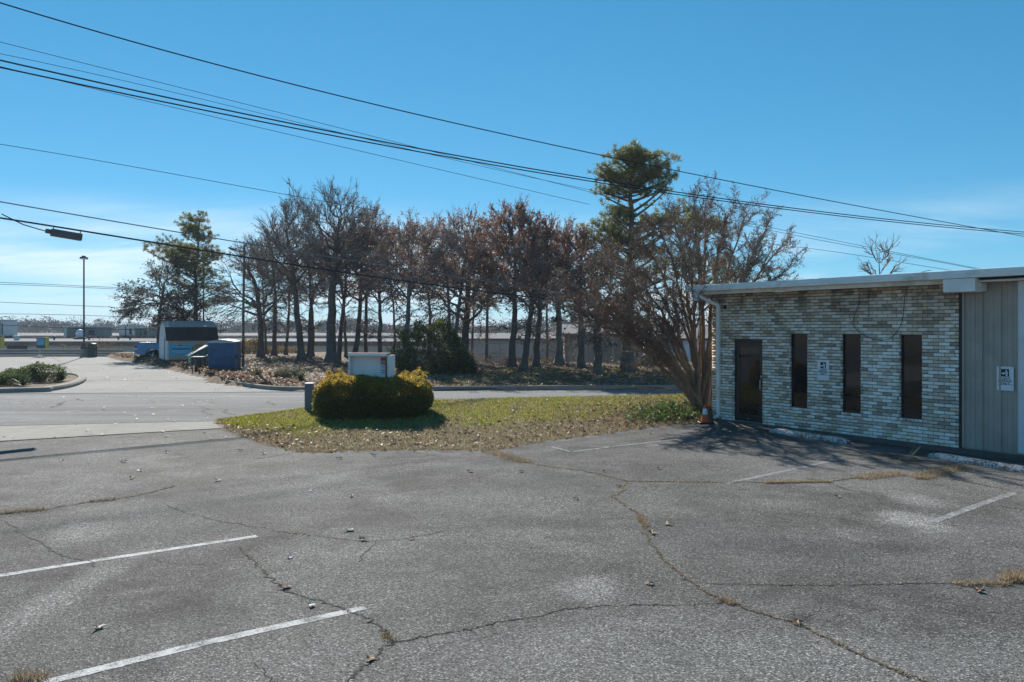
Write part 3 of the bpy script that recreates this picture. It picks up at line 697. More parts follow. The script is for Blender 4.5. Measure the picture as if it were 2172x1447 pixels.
# ------------------------------------------------------------------ walk strip, wheel stops, cone, board
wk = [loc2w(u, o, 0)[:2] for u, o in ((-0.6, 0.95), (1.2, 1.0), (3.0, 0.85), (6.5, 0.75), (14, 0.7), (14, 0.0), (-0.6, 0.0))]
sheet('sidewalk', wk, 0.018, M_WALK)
def stopmat():
    t = NT('peeling_white_concrete'); v = t.coord('Object')
    m = t.ramp(t.mix(0.6, t.noise(v, 5, 7, 0.7, 0.6), t.noise(v, 24, 5, 0.75, 0.5)), [(0.47, 0.0), (0.53, 1.0)])
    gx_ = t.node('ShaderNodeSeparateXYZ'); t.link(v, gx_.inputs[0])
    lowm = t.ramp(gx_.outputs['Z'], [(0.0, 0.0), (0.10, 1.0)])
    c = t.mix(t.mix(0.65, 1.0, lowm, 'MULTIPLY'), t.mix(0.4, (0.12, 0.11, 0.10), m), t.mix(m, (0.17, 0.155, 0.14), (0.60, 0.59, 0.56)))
    t.base(c); t.set(Roughness=0.9); t.bump(m, 0.6, 0.01); MATS['stop'] = t.m; return t.m
M_STOP = stopmat()
def wheel_stop(a, b, label):
    A, B = Vector(G(*a)), Vector(G(*b)); L = 2.15; d = (B-A).normalized()
    t = MB(); n = 12; V, F = [], []
    for i in range(n+1):
        x = L*i/n; e = 0.05 if i in (0, n) else 0.0
        for yy, zz in ((-0.075, 0), (-0.07, 0.045), (-0.05, 0.095-e*0.6), (0.05, 0.10-e*0.6), (0.07, 0.045), (0.075, 0)):
            V.append((x+R.uniform(-.003, .003), yy+R.uniform(-.003, .003), max(0, zz+(R.uniform(-.003, .003) if zz else 0))))
        if i: F += [((i-1)*6+j, (i-1)*6+(j+1) % 6, i*6+(j+1) % 6, i*6+j) for j in range(6)]
    F += [(5, 4, 3, 2, 1, 0), tuple(n*6+j for j in range(6))]
    t.add(V, F)
    o = t.build('wheel_stop', M_STOP, None, (A.x, A.y, 0.006), (0, 0, math.atan2(d.y, d.x)))
    tag(o, label, 'wheel stop', 'concrete wheel stops')
wheel_stop((1637, 917), (1792, 941), 'peeling white concrete wheel stop in front of the first slit window')
wheel_stop((1974, 970), (2172, 1003), 'peeling white concrete wheel stop below the metal siding')
bp = G(2148, 998); tag(MB().box(0, 1.1, -0.05, 0.05, 0, 0.045).build('board', simple('weathered_board', (0.36, 0.30, 0.21), 0.8, var=0.25, scale=9), None, (bp[0], bp[1], 0.006), (0, 0, TH+0.06), bevel=0.004), 'short weathered wooden board lying by the right wheel stop', 'board')
cx_, cy_, _ = G(1495.5, 899)
cone = thing('traffic_cone', 'small orange traffic cone with white band beside the building corner', 'traffic cone', (cx_, cy_, 0.02))
M_ORANGE = simple('cone_orange', (0.72, 0.085, 0.02), 0.5, var=0.12); M_REFL = simple('cone_white_band', (0.72, 0.72, 0.74), 0.4, var=0.06)
MB().box(-0.16, 0.16, -0.16, 0.16, 0, 0.03).build('base', M_BLACK, cone, bevel=0.008)
r_ = lambda z: 0.105-(z-0.03)*0.18
MB().lathe([(r_(0.03), 0.031), (r_(0.03), 0.05), (r_(0.22), 0.22), (r_(0.36), 0.36), (r_(0.46), 0.46), (0.018, 0.463)], 20).build('body', M_ORANGE, cone, smooth=False)
MB().lathe([(r_(0.22)+0.003, 0.22), (r_(0.36)+0.003, 0.36)], 20).build('band', M_REFL, cone)
# ------------------------------------------------------------------ trees
def segs_mesh(name, segs, sides=(9, 6, 4, 3, 3)):
    """segs: (p0, p1, r0, r1, level) -> prisms"""
    Vs, Fs, off = [], [], 0
    A = np.array([s[0]+s[1]+(s[2], s[3], s[4]) for s in segs], np.float64)
    for lv in range(len(sides)):
        S = A[A[:, 8] == lv]
        if not len(S): continue
        k = sides[lv]; p0, p1 = S[:, 0:3], S[:, 3:6]; d = p1-p0; L = np.linalg.norm(d, axis=1, keepdims=True)+1e-9; d = d/L
        ref = np.where(np.abs(d[:, 2:3]) < 0.92, np.array([[0, 0, 1.0]]), np.array([[1.0, 0, 0]]))
        u = np.cross(d, ref); u /= np.linalg.norm(u, axis=1, keepdims=True); w = np.cross(u, d)
        an = 2*np.pi*np.arange(k)/k
        ring = u[:, None]*np.cos(an)[None, :, None]+w[:, None]*np.sin(an)[None, :, None]
        q1 = p1+d*S[:, 7:8]*0.6
        v = np.concatenate([p0[:, None]+ring*S[:, 6, None, None], q1[:, None]+ring*S[:, 7, None, None]], 1)
        f = np.stack([np.arange(k), (np.arange(k)+1) % k, (np.arange(k)+1) % k+k, np.arange(k)+k], -1)
        F = (f[None]+(2*k*np.arange(len(S)))[:, None, None]).reshape(-1, 4)+off
        Vs.append(v.reshape(-1, 3)); Fs.append(F); off += len(S)*2*k
    return npmesh(name, np.concatenate(Vs), np.concatenate(Fs))
def nrm(v):
    l = math.sqrt(v[0]*v[0]+v[1]*v[1]+v[2]*v[2])+1e-9; return (v[0]/l, v[1]/l, v[2]/l)
def turn(d, ang, az):
    """direction at angle ang from d, azimuth az about d"""
    ref = (0, 0, 1) if abs(d[2]) < 0.9 else (1, 0, 0)
    u = nrm((d[1]*ref[2]-d[2]*ref[1], d[2]*ref[0]-d[0]*ref[2], d[0]*ref[1]-d[1]*ref[0]))
    w = (d[1]*u[2]-d[2]*u[1], d[2]*u[0]-d[0]*u[2], d[0]*u[1]-d[1]*u[0])
    c, s, ca, sa = math.cos(ang), math.sin(ang), math.cos(az), math.sin(az)
    return tuple(d[i]*c+(u[i]*ca+w[i]*sa)*s for i in range(3))
def grow(out, tips, rg, p, d, L, r, lv, S):
    n = S['n'][lv]; st = L/n; w = S['w'][lv]; up = S['up'][lv]; mx = S['max']; tipr = S.get('tipr', 0.25)
    az = rg.uniform(0, 6.28)
    for i in range(n):
        d = nrm((d[0]+rg.gauss(0, w), d[1]+rg.gauss(0, w), d[2]+rg.gauss(0, w)+up))
        q = (p[0]+d[0]*st, p[1]+d[1]*st, p[2]+d[2]*st)
        ra = max(r*(1-(1-tipr)*i/n), S['rmin']); rb = max(r*(1-(1-tipr)*(i+1)/n), S['rmin'])
        out.append((p, q, ra, rb, lv))
        t = (i+1)/n
        if lv < mx and t > S['bare'][lv]:
            for k in range(S['kids'][lv]):
                az += 2.4+rg.uniform(-.5, .5)
                f = rg.random(); b = (p[0]+(q[0]-p[0])*f, p[1]+(q[1]-p[1])*f, p[2]+(q[2]-p[2])*f)
                cd = turn(d, S['ang'][lv]*rg.uniform(0.75, 1.25), az)
                grow(out, tips, rg, b, cd, L*S['lr'][lv]*rg.uniform(0.65, 1.2)*(1.12-0.55*t), rb*rg.uniform(0.45, 0.65), lv+1, S)
        p = q
    if lv == mx: tips.append((p, d))
def leaf_quads(pts, dirs, size, cols, rg, aspect=0.55, bend=0.25, spread=0.6, flat=0.0):
    """one folded leaf (two triangles-quads) per point"""
    n = len(pts); P_ = np.asarray(pts); d = np.asarray(dirs)+rg.normal(0, spread, (n, 3)); d /= np.linalg.norm(d, axis=1, keepdims=True)+1e-9
    h = rg.normal(0, 1, (n, 3)); h = h*(1-flat)+np.array([0, 0, 1.5])*flat; u = np.cross(d, h); u /= np.linalg.norm(u, axis=1, keepdims=True)+1e-9
    nn = np.cross(u, d); s = (size*rg.uniform(0.6, 1.3, n))[:, None]
    a = P_; m = P_+d*s*0.5; b = P_+d*s+nn*s*bend*rg.uniform(-1, 1, n)[:, None]
    l = m+u*s*aspect*0.5+nn*s*0.12; r = m-u*s*aspect*0.5+nn*s*0.12
    V = np.stack([a, l, b, r], 1).reshape(-1, 3); F = np.arange(4*n).reshape(n, 4)
    return V, F, cols
def pick(rg, n, pal, var=0.2):
    pal = np.array(pal); c = pal[rg.integers(0, len(pal), n)]
    return np.clip(c*(1+rg.normal(0, var, (n, 1))), 0.004, 1)

def bark(name, a, b, scale=6.0):
    t = NT(name); v = t.coord('Object', (1, 1, 0.25))
    f = t.mix(0.5, t.noise(v, scale, 6, 0.7, 0.5), t.noise(v, scale*5, 5, 0.7))
    t.base(t.ramp(f, [(0.35, a), (0.66, b)])); t.set(Roughness=0.92, Specular_IOR_Level=0.2); t.bump(t.noise(v, scale*4, 5, 0.75), 0.8, 0.05)
    return t.m
M_BARKD = bark('dark_oak_bark', (0.07, 0.058, 0.049), (0.21, 0.18, 0.152))
M_BARKP = bark('pale_bark', (0.10, 0.092, 0.082), (0.25, 0.235, 0.21))
M_BARKR = bark('red_brown_bark', (0.085, 0.05, 0.034), (0.22, 0.14, 0.095))
M_TWIGD = simple('dark_twig', (0.26, 0.215, 0.18), 0.9, var=0.3, scale=3)
M_TWIGP = simple('pale_twig', (0.36, 0.32, 0.28), 0.9, var=0.3, scale=3)
M_MYRT = bark('crape_myrtle_bark', (0.17, 0.105, 0.065), (0.38, 0.275, 0.19), 4.0)
M_MYRTT = simple('crape_myrtle_twig', (0.25, 0.185, 0.145), 0.85, var=0.3, scale=3)
M_LEAF = leafmat('leaf', 0.42); M_NEEDLE = leafmat('pine_needle', 0.4, 0.5, 0.35)

SPEC = dict(
    oak=dict(n=(11, 9, 7, 5, 2), w=(0.06, 0.09, 0.12, 0.14, 0.2), up=(0.05, 0.075, 0.05, 0.04, 0.0), bare=(0.28, 0.22, 0.12, 0.0), kids=(2, 2, 2, 2), ang=(0.70, 0.62, 0.62, 0.55), lr=(0.50, 0.46, 0.46, 0.46), max=3, rmin=0.0075, tipr=0.15),
    spread=dict(n=(9, 9, 7, 5, 2), w=(0.07, 0.11, 0.15, 0.17, 0.3), up=(0.05, 0.02, 0.01, 0.0, 0.0), bare=(0.20, 0.18, 0.1, 0.0), kids=(2, 2, 2, 2), ang=(1.05, 0.70, 0.70, 0.65), lr=(0.48, 0.46, 0.46, 0.46), max=3, rmin=0.0075, tipr=0.17),
    slim=dict(n=(12, 8, 6, 4, 2), w=(0.05, 0.09, 0.13, 0.15, 0.25), up=(0.05, 0.09, 0.06, 0.04, 0.0), bare=(0.34, 0.15, 0.1, 0.0), kids=(2, 2, 2, 2), ang=(0.6, 0.58, 0.6, 0.55), lr=(0.36, 0.48, 0.48, 0.46), max=3, rmin=0.0075, tipr=0.13),
)
LEAFRED = [(0.28, 0.115, 0.07), (0.33, 0.145, 0.085), (0.22, 0.09, 0.065), (0.36, 0.19, 0.11), (0.27, 0.17, 0.115)]
LEAFBRN = [(0.15, 0.085, 0.05), (0.19, 0.115, 0.065), (0.11, 0.07, 0.04), (0.14, 0.06, 0.04)]
LEAFDRK = [(0.06, 0.055, 0.026), (0.085, 0.07, 0.03), (0.05, 0.045, 0.025), (0.10, 0.06, 0.035)]
def ztop(py, Y): return CAMH-(py-HY)/FPX*Y
def bez(out, p0, c, p1, n, r0, r1, lv, rg, wob=0.0):
    """curved branch; returns its points"""
    pts = []
    for i in range(n+1):
        s = i/n; a, b_, d = (1-s)**2, 2*s*(1-s), s*s
        w = wob if 0 < i < n else 0.0
        pts.append((p0[0]*a+c[0]*b_+p1[0]*d+rg.gauss(0, 1)*w, p0[1]*a+c[1]*b_+p1[1]*d+rg.gauss(0, 1)*w, p0[2]*a+c[2]*b_+p1[2]*d+rg.gauss(0, 1)*w*0.6))
    for i in range(n): out.append((pts[i], pts[i+1], r0+(r1-r0)*i/n, r0+(r1-r0)*(i+1)/n, lv))
    return pts
def broadleaf(name, label, px, py, Y, top_py, rad, hw=70, low=665, fork=650, lean=0.0, leaves=0, pal=None, seed=1, barkm=None, twigm=None, stems=1, group='trees across the road', base_z=None, lsize=0.12, limbs=12, nbr=10, ntw=7, droop=0.0, upw=0.55, lowbr=6):
    """crown fills the dome seen in the photograph: limbs rise from the fork to the dome, branches and twigs run outwards"""
    x = (px-CX)/FPX*Y; k_ = Y/FPX
    z0 = float(bank_h(x, Y)) if base_z is None else base_z
    rg = random.Random(seed); out = []; T3 = []
    zt = ztop(top_py, Y)-z0; zl = ztop(low, Y)-z0; zf = ztop(fork, Y)-z0; W = hw*k_; Hh = (zt-zl)/2; zc = (zt+zl)/2
    cxo = lean*zc
    trunks = []
    for st in range(stems):
        b0 = (0.0, 0.0, -0.05) if stems == 1 else ((st-0.5*(stems-1))*0.28, rg.uniform(-.1, .1), -0.05)
        top = (cxo+rg.gauss(0, 0.12*W)+(0 if stems == 1 else (st-0.5*(stems-1))*0.5*W), rg.gauss(0, 0.1*W), zc+Hh*rg.uniform(0.25, 0.5))
        r_ = rad if stems == 1 else rad*rg.uniform(0.7, 0.9)
        c = (lean*top[2]*0.35+rg.gauss(0, 0.26), rg.gauss(0, 0.2), top[2]*rg.uniform(0.4, 0.6))
        pts = bez(out, b0, c, top, 12, r_, r_*0.28, 0, rg, 0.010*W)
        out.append((b0, (pts[1][0]*0.6+b0[0]*0.4, pts[1][1]*0.6+b0[1]*0.4, pts[1][2]*0.6), r_*1.6, r_*0.98, 0)); trunks.append((pts, r_))
    ga = 2.39996
    for i in range(limbs):
        pts, r_ = trunks[i % stems]
        u = 1-(i+0.5)/limbs*1.18; u = max(u, -0.25); az = i*ga+rg.uniform(-.4, .4); sn = math.sqrt(max(0, 1-u*u)); f = rg.uniform(0.50, 0.72)
        d = (math.cos(az)*sn, math.sin(az)*sn, u); e = (cxo+d[0]*W*f, d[1]*W*f*0.85, zc+d[2]*Hh*f-droop*W*0.2*sn)
        hd = math.hypot(e[0]-cxo, e[1]); zb = min(max(zf*rg.uniform(0.9, 1.15), e[2]-hd*rg.uniform(0.8, 1.4)), pts[-1][2]*0.97)
        q = min(range(len(pts)), key=lambda j: abs(pts[j][2]-zb)); b = pts[q]; rb = r_*(1-0.72*q/12)
        c = (b[0]+(e[0]-b[0])*0.62, b[1]+(e[1]-b[1])*0.62, b[2]+(e[2]-b[2])*(0.38-0.1*droop))
        L1 = bez(out, b, c, e, 7, min(rb*0.62, rad*0.42), 0.022, 1, rg, 0.02*W)
        for j in range(nbr):
            m = 2+int((j+rg.random())/nbr*5.99); m = min(m, 7); p = L1[m]
            o = nrm(((p[0]-cxo)/W+0.35*d[0], p[1]/W+0.35*d[1], (p[2]-zc)/Hh*0.8+0.35*d[2]+upw*0.5-droop*0.4))
            o = nrm((o[0]+rg.gauss(0, .48), o[1]+rg.gauss(0, .48), o[2]+rg.gauss(0, .36)))
            L = W*rg.uniform(0.30, 0.62)*(1.15 if m < 5 else 0.9)
            e2 = (p[0]+o[0]*L, p[1]+o[1]*L, p[2]+o[2]*L)
            # stay within the dome
            rr = math.sqrt(((e2[0]-cxo)/W)**2+(e2[1]/(W*0.95))**2+((e2[2]-zc)/Hh)**2)
            lim = rg.uniform(0.80, 0.98)
            if rr > lim: e2 = (cxo+(e2[0]-cxo)*lim/rr, e2[1]*lim/rr, zc+(e2[2]-zc)*lim/rr)
            c2 = ((p[0]+e2[0])/2+rg.gauss(0, .05*W), (p[1]+e2[1])/2+rg.gauss(0, .05*W), (p[2]+e2[2])/2-0.05*W*(upw-droop))
            L2 = bez(out, p, c2, e2, 5, 0.024, 0.011, 2, rg, 0.012*W)
            dd = nrm((e2[0]-p[0], e2[1]-p[1], e2[2]-p[2]+0.001))
            for t_ in range(ntw):
                a = L2[rg.randint(1, 5)]; o3 = turn(dd, rg.uniform(0.15, 0.85), rg.uniform(0, 6.28)); o3 = nrm((o3[0], o3[1], o3[2]+0.25*upw-0.3*droop))
                l3 = rg.uniform(0.35, 0.85)*max(0.7, W/2.6); b3 = (a[0]+o3[0]*l3, a[1]+o3[1]*l3, a[2]+o3[2]*l3)
                mid = ((a[0]+b3[0])/2+rg.gauss(0, .03), (a[1]+b3[1])/2+rg.gauss(0, .03), (a[2]+b3[2])/2-0.02)
                out.append((a, mid, 0.011, 0.009, 3)); out.append((mid, b3, 0.009, 0.007, 3)); T3.append((mid, b3))
                for v in range(2):
                    o4 = turn(o3, rg.uniform(0.3, 0.8), rg.uniform(0, 6.28)); s_ = mid if v else (a[0]*0.4+mid[0]*0.6, a[1]*0.4+mid[1]*0.6, a[2]*0.4+mid[2]*0.6); l4 = l3*rg.uniform(0.3, 0.55)
                    b4 = (s_[0]+o4[0]*l4, s_[1]+o4[1]*l4, s_[2]+o4[2]*l4); out.append((s_, b4, 0.008, 0.006, 3)); T3.append((s_, b4))
    for i in range(lowbr):
        pts, r_ = trunks[i % stems]; zb = zf*rg.uniform(0.45, 1.0); q = min(range(len(pts)), key=lambda j: abs(pts[j][2]-zb)); b = pts[q]; az = rg.uniform(0, 6.28); L = W*rg.uniform(0.35, 0.75)
        e = (b[0]+math.cos(az)*L, b[1]+math.sin(az)*L, b[2]+L*rg.uniform(-0.15, 0.5)); c = (b[0]+math.cos(az)*L*0.5, b[1]+math.sin(az)*L*0.5, b[2]+L*0.35)
        L2 = bez(out, b, c, e, 6, 0.03, 0.012, 2, rg, 0.02*W); dd = nrm((e[0]-b[0], e[1]-b[1], e[2]-b[2]))
        for t_ in range(12):
            a = L2[rg.randint(1, 6)]; o3 = turn(dd, rg.uniform(0.2, 1.0), rg.uniform(0, 6.28)); l3 = rg.uniform(0.3, 0.8); b3 = (a[0]+o3[0]*l3, a[1]+o3[1]*l3, a[2]+o3[2]*l3)
            out.append((a, b3, 0.010, 0.007, 3)); T3.append((a, b3)); o4 = turn(o3, 0.6, rg.uniform(0, 6.28)); m_ = ((a[0]+b3[0])/2, (a[1]+b3[1])/2, (a[2]+b3[2])/2); out.append((m_, (m_[0]+o4[0]*l3*.5, m_[1]+o4[1]*l3*.5, m_[2]+o4[2]*l3*.5), 0.007, 0.006, 3))
    t = thing(name, label, 'tree', (x, Y, z0), 0, group)
    obj('trunk', segs_mesh('trunk', [s for s in out if s[4] <= 1]), barkm or M_BARKD, t, smooth=True)
    tw = obj('crown', segs_mesh('crown', [s for s in out if s[4] > 1]), twigm or M_TWIGD, t)
    if leaves:
        g = np.random.default_rng(seed); ii_ = g.integers(0, len(T3), leaves); fr = g.random(leaves)[:, None]
        a = np.array([T3[i][0] for i in ii_]); b = np.array([T3[i][1] for i in ii_])
        V, F, c = leaf_quads(a+(b-a)*fr, np.tile([0, 0, -0.3], (leaves, 1)), lsize, pick(g, leaves, pal or LEAFRED), g, spread=1.0, aspect=0.7)
        tag(obj('leaves', npmesh('leaves', V, F, c), M_LEAF, tw), kind='stuff')
    return t
TREES = [  # name, label, px, py(base), Y, top, radius, options
    ('oak_tree', 'dark wide oak behind the gambrel shed, leftmost of the grove', 342, 768, 62, 530, 0.22, dict(hw=98, low=745, fork=640, leaves=6500, pal=LEAFDRK, seed=3, droop=0.9, upw=0.2, limbs=14, nbr=10)),
    ('oak_tree', 'dark small oak behind the shed between its left neighbour and the pine', 386, 768, 61, 590, 0.14, dict(hw=62, low=750, fork=680, leaves=4000, pal=LEAFDRK, seed=31, droop=0.8, upw=0.2, limbs=9)),
    ('bare_tree', 'bare dark tree, first trunk right of the rusty lamp pole', 553, 766, 59, 490, 0.24, dict(hw=112, low=750, fork=660, lean=-0.06, leaves=1500, pal=LEAFDRK, seed=5, droop=0.6, upw=0.3, limbs=13)),
    ('bare_tree', 'bare slim tree, second trunk right of the rusty lamp pole', 581, 762, 63, 455, 0.19, dict(hw=75, low=688, leaves=500, pal=LEAFDRK, seed=7, lean=-0.02)),
    ('bare_tree', 'dark forked bare tree leaning left before the tall oak', 640, 771, 55.5, 385, 0.25, dict(hw=95, low=678, fork=620, lean=-0.10, seed=9, leaves=500, pal=LEAFDRK, limbs=14)),
    ('bare_tree', 'dark trunk just left of the red brown thin trunk', 655, 768, 57, 470, 0.17, dict(hw=62, low=728, lean=0.03, seed=10, leaves=1200, pal=LEAFBRN)),
    ('bare_tree', 'thin red brown trunk left of the tallest oak', 664, 763, 61, 500, 0.11, dict(hw=48, low=738, seed=12, barkm=M_BARKR, leaves=900, pal=LEAFBRN, limbs=7)),
    ('bare_oak_tree', 'tallest bare oak with thick flared trunk and round twig crown', 703, 778, 50.6, 374, 0.33, dict(hw=104, low=688, fork=600, lean=0.02, seed=21, leaves=350, pal=LEAFDRK, limbs=20, nbr=10, ntw=7, upw=0.8)),
    ('bare_tree', 'slender dark trunk close against the right of the tallest oak', 716, 772, 53, 440, 0.17, dict(hw=75, low=728, seed=14, lean=0.06, leaves=700, pal=LEAFRED)),
    ('bare_tree', 'dark tree leaning right behind the left end of the white sign', 746, 770, 53, 430, 0.21, dict(hw=80, low=738, lean=0.09, seed=15, leaves=1800, pal=LEAFRED)),
    ('bare_tree', 'slim brown tree behind the middle of the white sign', 777, 768, 55, 395, 0.15, dict(hw=62, low=678, lean=0.04, seed=16, barkm=M_BARKR, leaves=600, pal=LEAFRED, upw=0.9)),
    ('bare_tree', 'slim dark tree behind the right end of the white sign', 806, 772, 52, 448, 0.16, dict(hw=82, low=728, lean=0.05, seed=17, leaves=3200, pal=LEAFRED)),
    ('bare_tree', 'pale grey leafless tree rising out of the large evergreen shrub', 858, 790, 45, 452, 0.18, dict(hw=98, low=698, lean=0.03, seed=18, barkm=M_BARKP, twigm=M_TWIGP, leaves=2600, pal=LEAFRED, limbs=13)),
    ('bare_tree', 'thin bare tree farther back between the evergreen shrub and the pale twin tree', 905, 772, 57, 440, 0.15, dict(hw=78, low=718, seed=71, leaves=2600, pal=LEAFRED)),
    ('bare_tree', 'pale twin stemmed leafless tree right of the large evergreen shrub', 953, 790, 45.5, 445, 0.17, dict(hw=98, low=718, lean=0.03, seed=19, stems=2, barkm=M_BARKP, twigm=M_TWIGP, leaves=2600, pal=LEAFRED, limbs=14)),
    ('oak_tree', 'dark trunked oak with low spreading branches right of the pale twin tree', 984, 783, 48.5, 432, 0.25, dict(hw=112, low=745, fork=690, seed=20, leaves=4200, pal=LEAFRED, droop=0.5, upw=0.4, limbs=15)),
    ('bare_tree', 'thin far trunk left of the highest rust red oak', 1034, 774, 56, 430, 0.14, dict(hw=75, low=728, seed=72, leaves=2800, pal=LEAFRED)),
    ('red_oak_tree', 'rust red oak with the highest red crown', 1086, 791, 44, 408, 0.21, dict(hw=96, low=718, seed=22, leaves=7500, pal=LEAFRED, lsize=0.11, limbs=16)),
    ('bare_tree', 'leaning mossy trunk nearest the road in front of the rust red oak', 1109, 800, 40.5, 478, 0.19, dict(hw=66, low=750, lean=0.06, seed=23, leaves=1800, pal=LEAFRED)),
    ('red_oak_tree', 'rust red oak with crooked dark trunk right of the leaning trunk', 1136, 790, 44.3, 430, 0.19, dict(hw=92, low=738, lean=0.06, seed=24, leaves=5500, pal=LEAFRED, lsize=0.11)),
    ('bare_tree', 'pale many forked tree standing before the white wall', 1186, 776, 50, 452, 0.24, dict(hw=84, low=750, fork=735, seed=25, barkm=M_BARKP, twigm=M_TWIGP, leaves=1500, pal=LEAFRED)),
    ('oak_tree', 'straight dark trunk with russet leaves before the beige metal building', 1233, 792, 43, 440, 0.20, dict(hw=80, low=750, seed=26, leaves=3600, pal=LEAFRED)),
    ('oak_tree', 'dark flared trunk nearest the road, left of the tall pine', 1268, 806, 37.6, 505, 0.21, dict(hw=92, low=750, fork=700, seed=27, leaves=3600, pal=LEAFBRN, droop=0.6, upw=0.3)),
    ('bare_tree', 'far thin tree seen between the first two trunks right of the lamp pole', 566, 760, 66, 500, 0.12, dict(hw=72, low=730, seed=81, leaves=600, pal=LEAFBRN)),
    ('bare_tree', 'far thin tree seen just left of the dark forked tree', 606, 760, 65, 460, 0.13, dict(hw=78, low=720, seed=82, leaves=500, pal=LEAFBRN)),
    ('bare_tree', 'far thin tree seen just right of the tallest oak', 734, 760, 64, 455, 0.13, dict(hw=82, low=720, seed=83, leaves=1500, pal=LEAFRED)),
    ('bare_tree', 'far thin tree rising behind the right end of the white sign', 826, 762, 62, 462, 0.13, dict(hw=86, low=720, seed=84, leaves=2200, pal=LEAFRED)),
    ('bare_tree', 'far thin tree seen between the pale twin tree and the low branched oak', 1000, 768, 60, 470, 0.13, dict(hw=86, low=725, seed=85, leaves=1600, pal=LEAFRED)),
    ('bare_tree', 'far thin tree seen right of the crooked rust red oak', 1160, 770, 60, 462, 0.13, dict(hw=86, low=725, seed=86, leaves=1800, pal=LEAFRED)),
]
for nm, lb, px, py, Y, tp, rad, kw in TREES:
    broadleaf(nm, lb, px, py, Y, tp, rad, **kw)

# pines: limbs that bend up to clumps of needle tufts
def pine(label, px, py, Y, top_py, rad, clumps, seed):
    """clumps: ellipsoids (px, py, rx, ry, limbs) in the photograph, as deep as they are wide"""
    x = (px-CX)/FPX*Y; z0 = float(bank_h(x, Y)); H = ztop(top_py, Y)-z0; rg = random.Random(seed); g = np.random.default_rng(seed)
    out = []; tufts = []; k_ = Y/FPX
    t = thing('pine_tree', label, 'tree', (x, Y, z0), 0, 'pines across the road')
    p = (0, 0, -0.05); n = 16; axis = [p]
    for i in range(n):
        q = (p[0]+rg.gauss(0, 0.06), p[1]+rg.gauss(0, 0.05), (i+1)/n*H*0.96)
        out.append((p, q, rad*(1-0.85*i/n)*(1.5 if i == 0 else 1), rad*(1-0.85*(i+1)/n), 0)); p = q; axis.append(p)
    for cx, cy, rx, ry, nl in clumps:
        for j in range(nl):
            while True:
                d = [rg.gauss(0, 1) for _ in range(3)]; l = math.sqrt(sum(c*c for c in d)); d = [c/l for c in d]
                if d[2] > -0.45: break
            f = rg.uniform(0.62, 1.0)
            e = Vector(((cx-px)*k_+d[0]*rx*k_*f, d[1]*rx*k_*f*0.9, ztop(cy, Y)-z0+d[2]*ry*k_*f))
            hd = math.hypot(e.x, e.y); zb = max(0.35*H, min(e.z-hd*rg.uniform(0.1, 0.75)-0.15, H*0.93)); i_ = min(int(zb/(H*0.96)*n), n-1); b = Vector((axis[i_][0], axis[i_][1], zb))
            c = b.lerp(e, 0.55)+Vector((0, 0, -0.12*hd)); m = 6; pts = [b*(1-s)**2+c*2*s*(1-s)+e*s*s for s in [q/m for q in range(m+1)]]
            r0 = rad*0.24*min(1, 0.35+hd/3)
            for q in range(m): out.append((tuple(pts[q]), tuple(pts[q+1]), max(0.012, r0*(1-0.8*q/m)), max(0.012, r0*(1-0.8*(q+1)/m)), 1))
            for q in range(12):
                a_ = pts[rg.randint(3, m)]; w = a_+Vector((rg.gauss(0, 0.30), rg.gauss(0, 0.30), abs(rg.gauss(0, 0.2))))
                out.append((tuple(a_), tuple(w), 0.012, 0.009, 2)); tufts.append(tuple(w))
    obj('trunk', segs_mesh('trunk', [s for s in out if s[4] <= 1]), M_BARKD, t, smooth=True)
    cr_ = obj('crown', segs_mesh('crown', [s for s in out if s[4] > 1]), M_TWIGD, t)
    T = np.array(tufts); m = len(T); kn = 46
    C = np.repeat(T, kn, 0)+g.normal(0, 0.05, (len(T)*kn, 3)); dd = g.normal(0, 1, (m*kn, 3)); dd[:, 2] += 0.7; dd /= np.linalg.norm(dd, axis=1, keepdims=True)
    ln = g.uniform(0.09, 0.20, (m*kn, 1)); sd = np.cross(dd, g.normal(0, 1, (m*kn, 3))); sd /= np.linalg.norm(sd, axis=1, keepdims=True)
    V = np.stack([C-sd*0.012, C+sd*0.012, C+dd*ln], 1).reshape(-1, 3); F = np.arange(3*m*kn).reshape(-1, 3)
    tc_ = pick(g, m, [(0.18, 0.20, 0.065), (0.22, 0.235, 0.07), (0.28, 0.27, 0.085), (0.15, 0.17, 0.06), (0.32, 0.28, 0.10)], 0.15)
    tag(obj('needles', npmesh('needles', V, F, np.repeat(tc_, kn, 0)), M_NEEDLE, cr_), kind='stuff')
pine('green pine behind the shed with rounded top', 418, 768, 63, 452, 0.20, [(413, 492, 42, 42, 26), (350, 532, 48, 28, 20), (415, 548, 72, 34, 30), (372, 580, 60, 24, 12), (452, 598, 36, 34, 10), (478, 640, 30, 14, 4)], 41)
pine('tall pine with flat topped crown rising over the myrtle', 1334, 796, 41.7, 316, 0.34, [(1334, 334, 44, 20, 14), (1388, 344, 44, 22, 14), (1296, 370, 36, 20, 11), (1352, 372, 46, 14, 8), (1408, 376, 28, 16, 7), (1284, 402, 30, 12, 6), (1400, 402, 30, 7, 4), (1300, 462, 34, 22, 10), (1276, 498, 40, 24, 14), (1318, 520, 34, 18, 7), (1278, 552, 34, 14, 7), (1396, 476, 38, 18, 9), (1440, 452, 28, 16, 6), (1386, 530, 36, 18, 7), (1400, 590, 45, 24, 7)], 44)
pine('dark pine half hidden behind the crape myrtle twigs', 1492, 785, 47, 445, 0.22, [(1475, 480, 48, 32, 16), (1520, 475, 30, 20, 6), (1548, 575, 34, 36, 12), (1440, 560, 50, 36, 12)], 47)
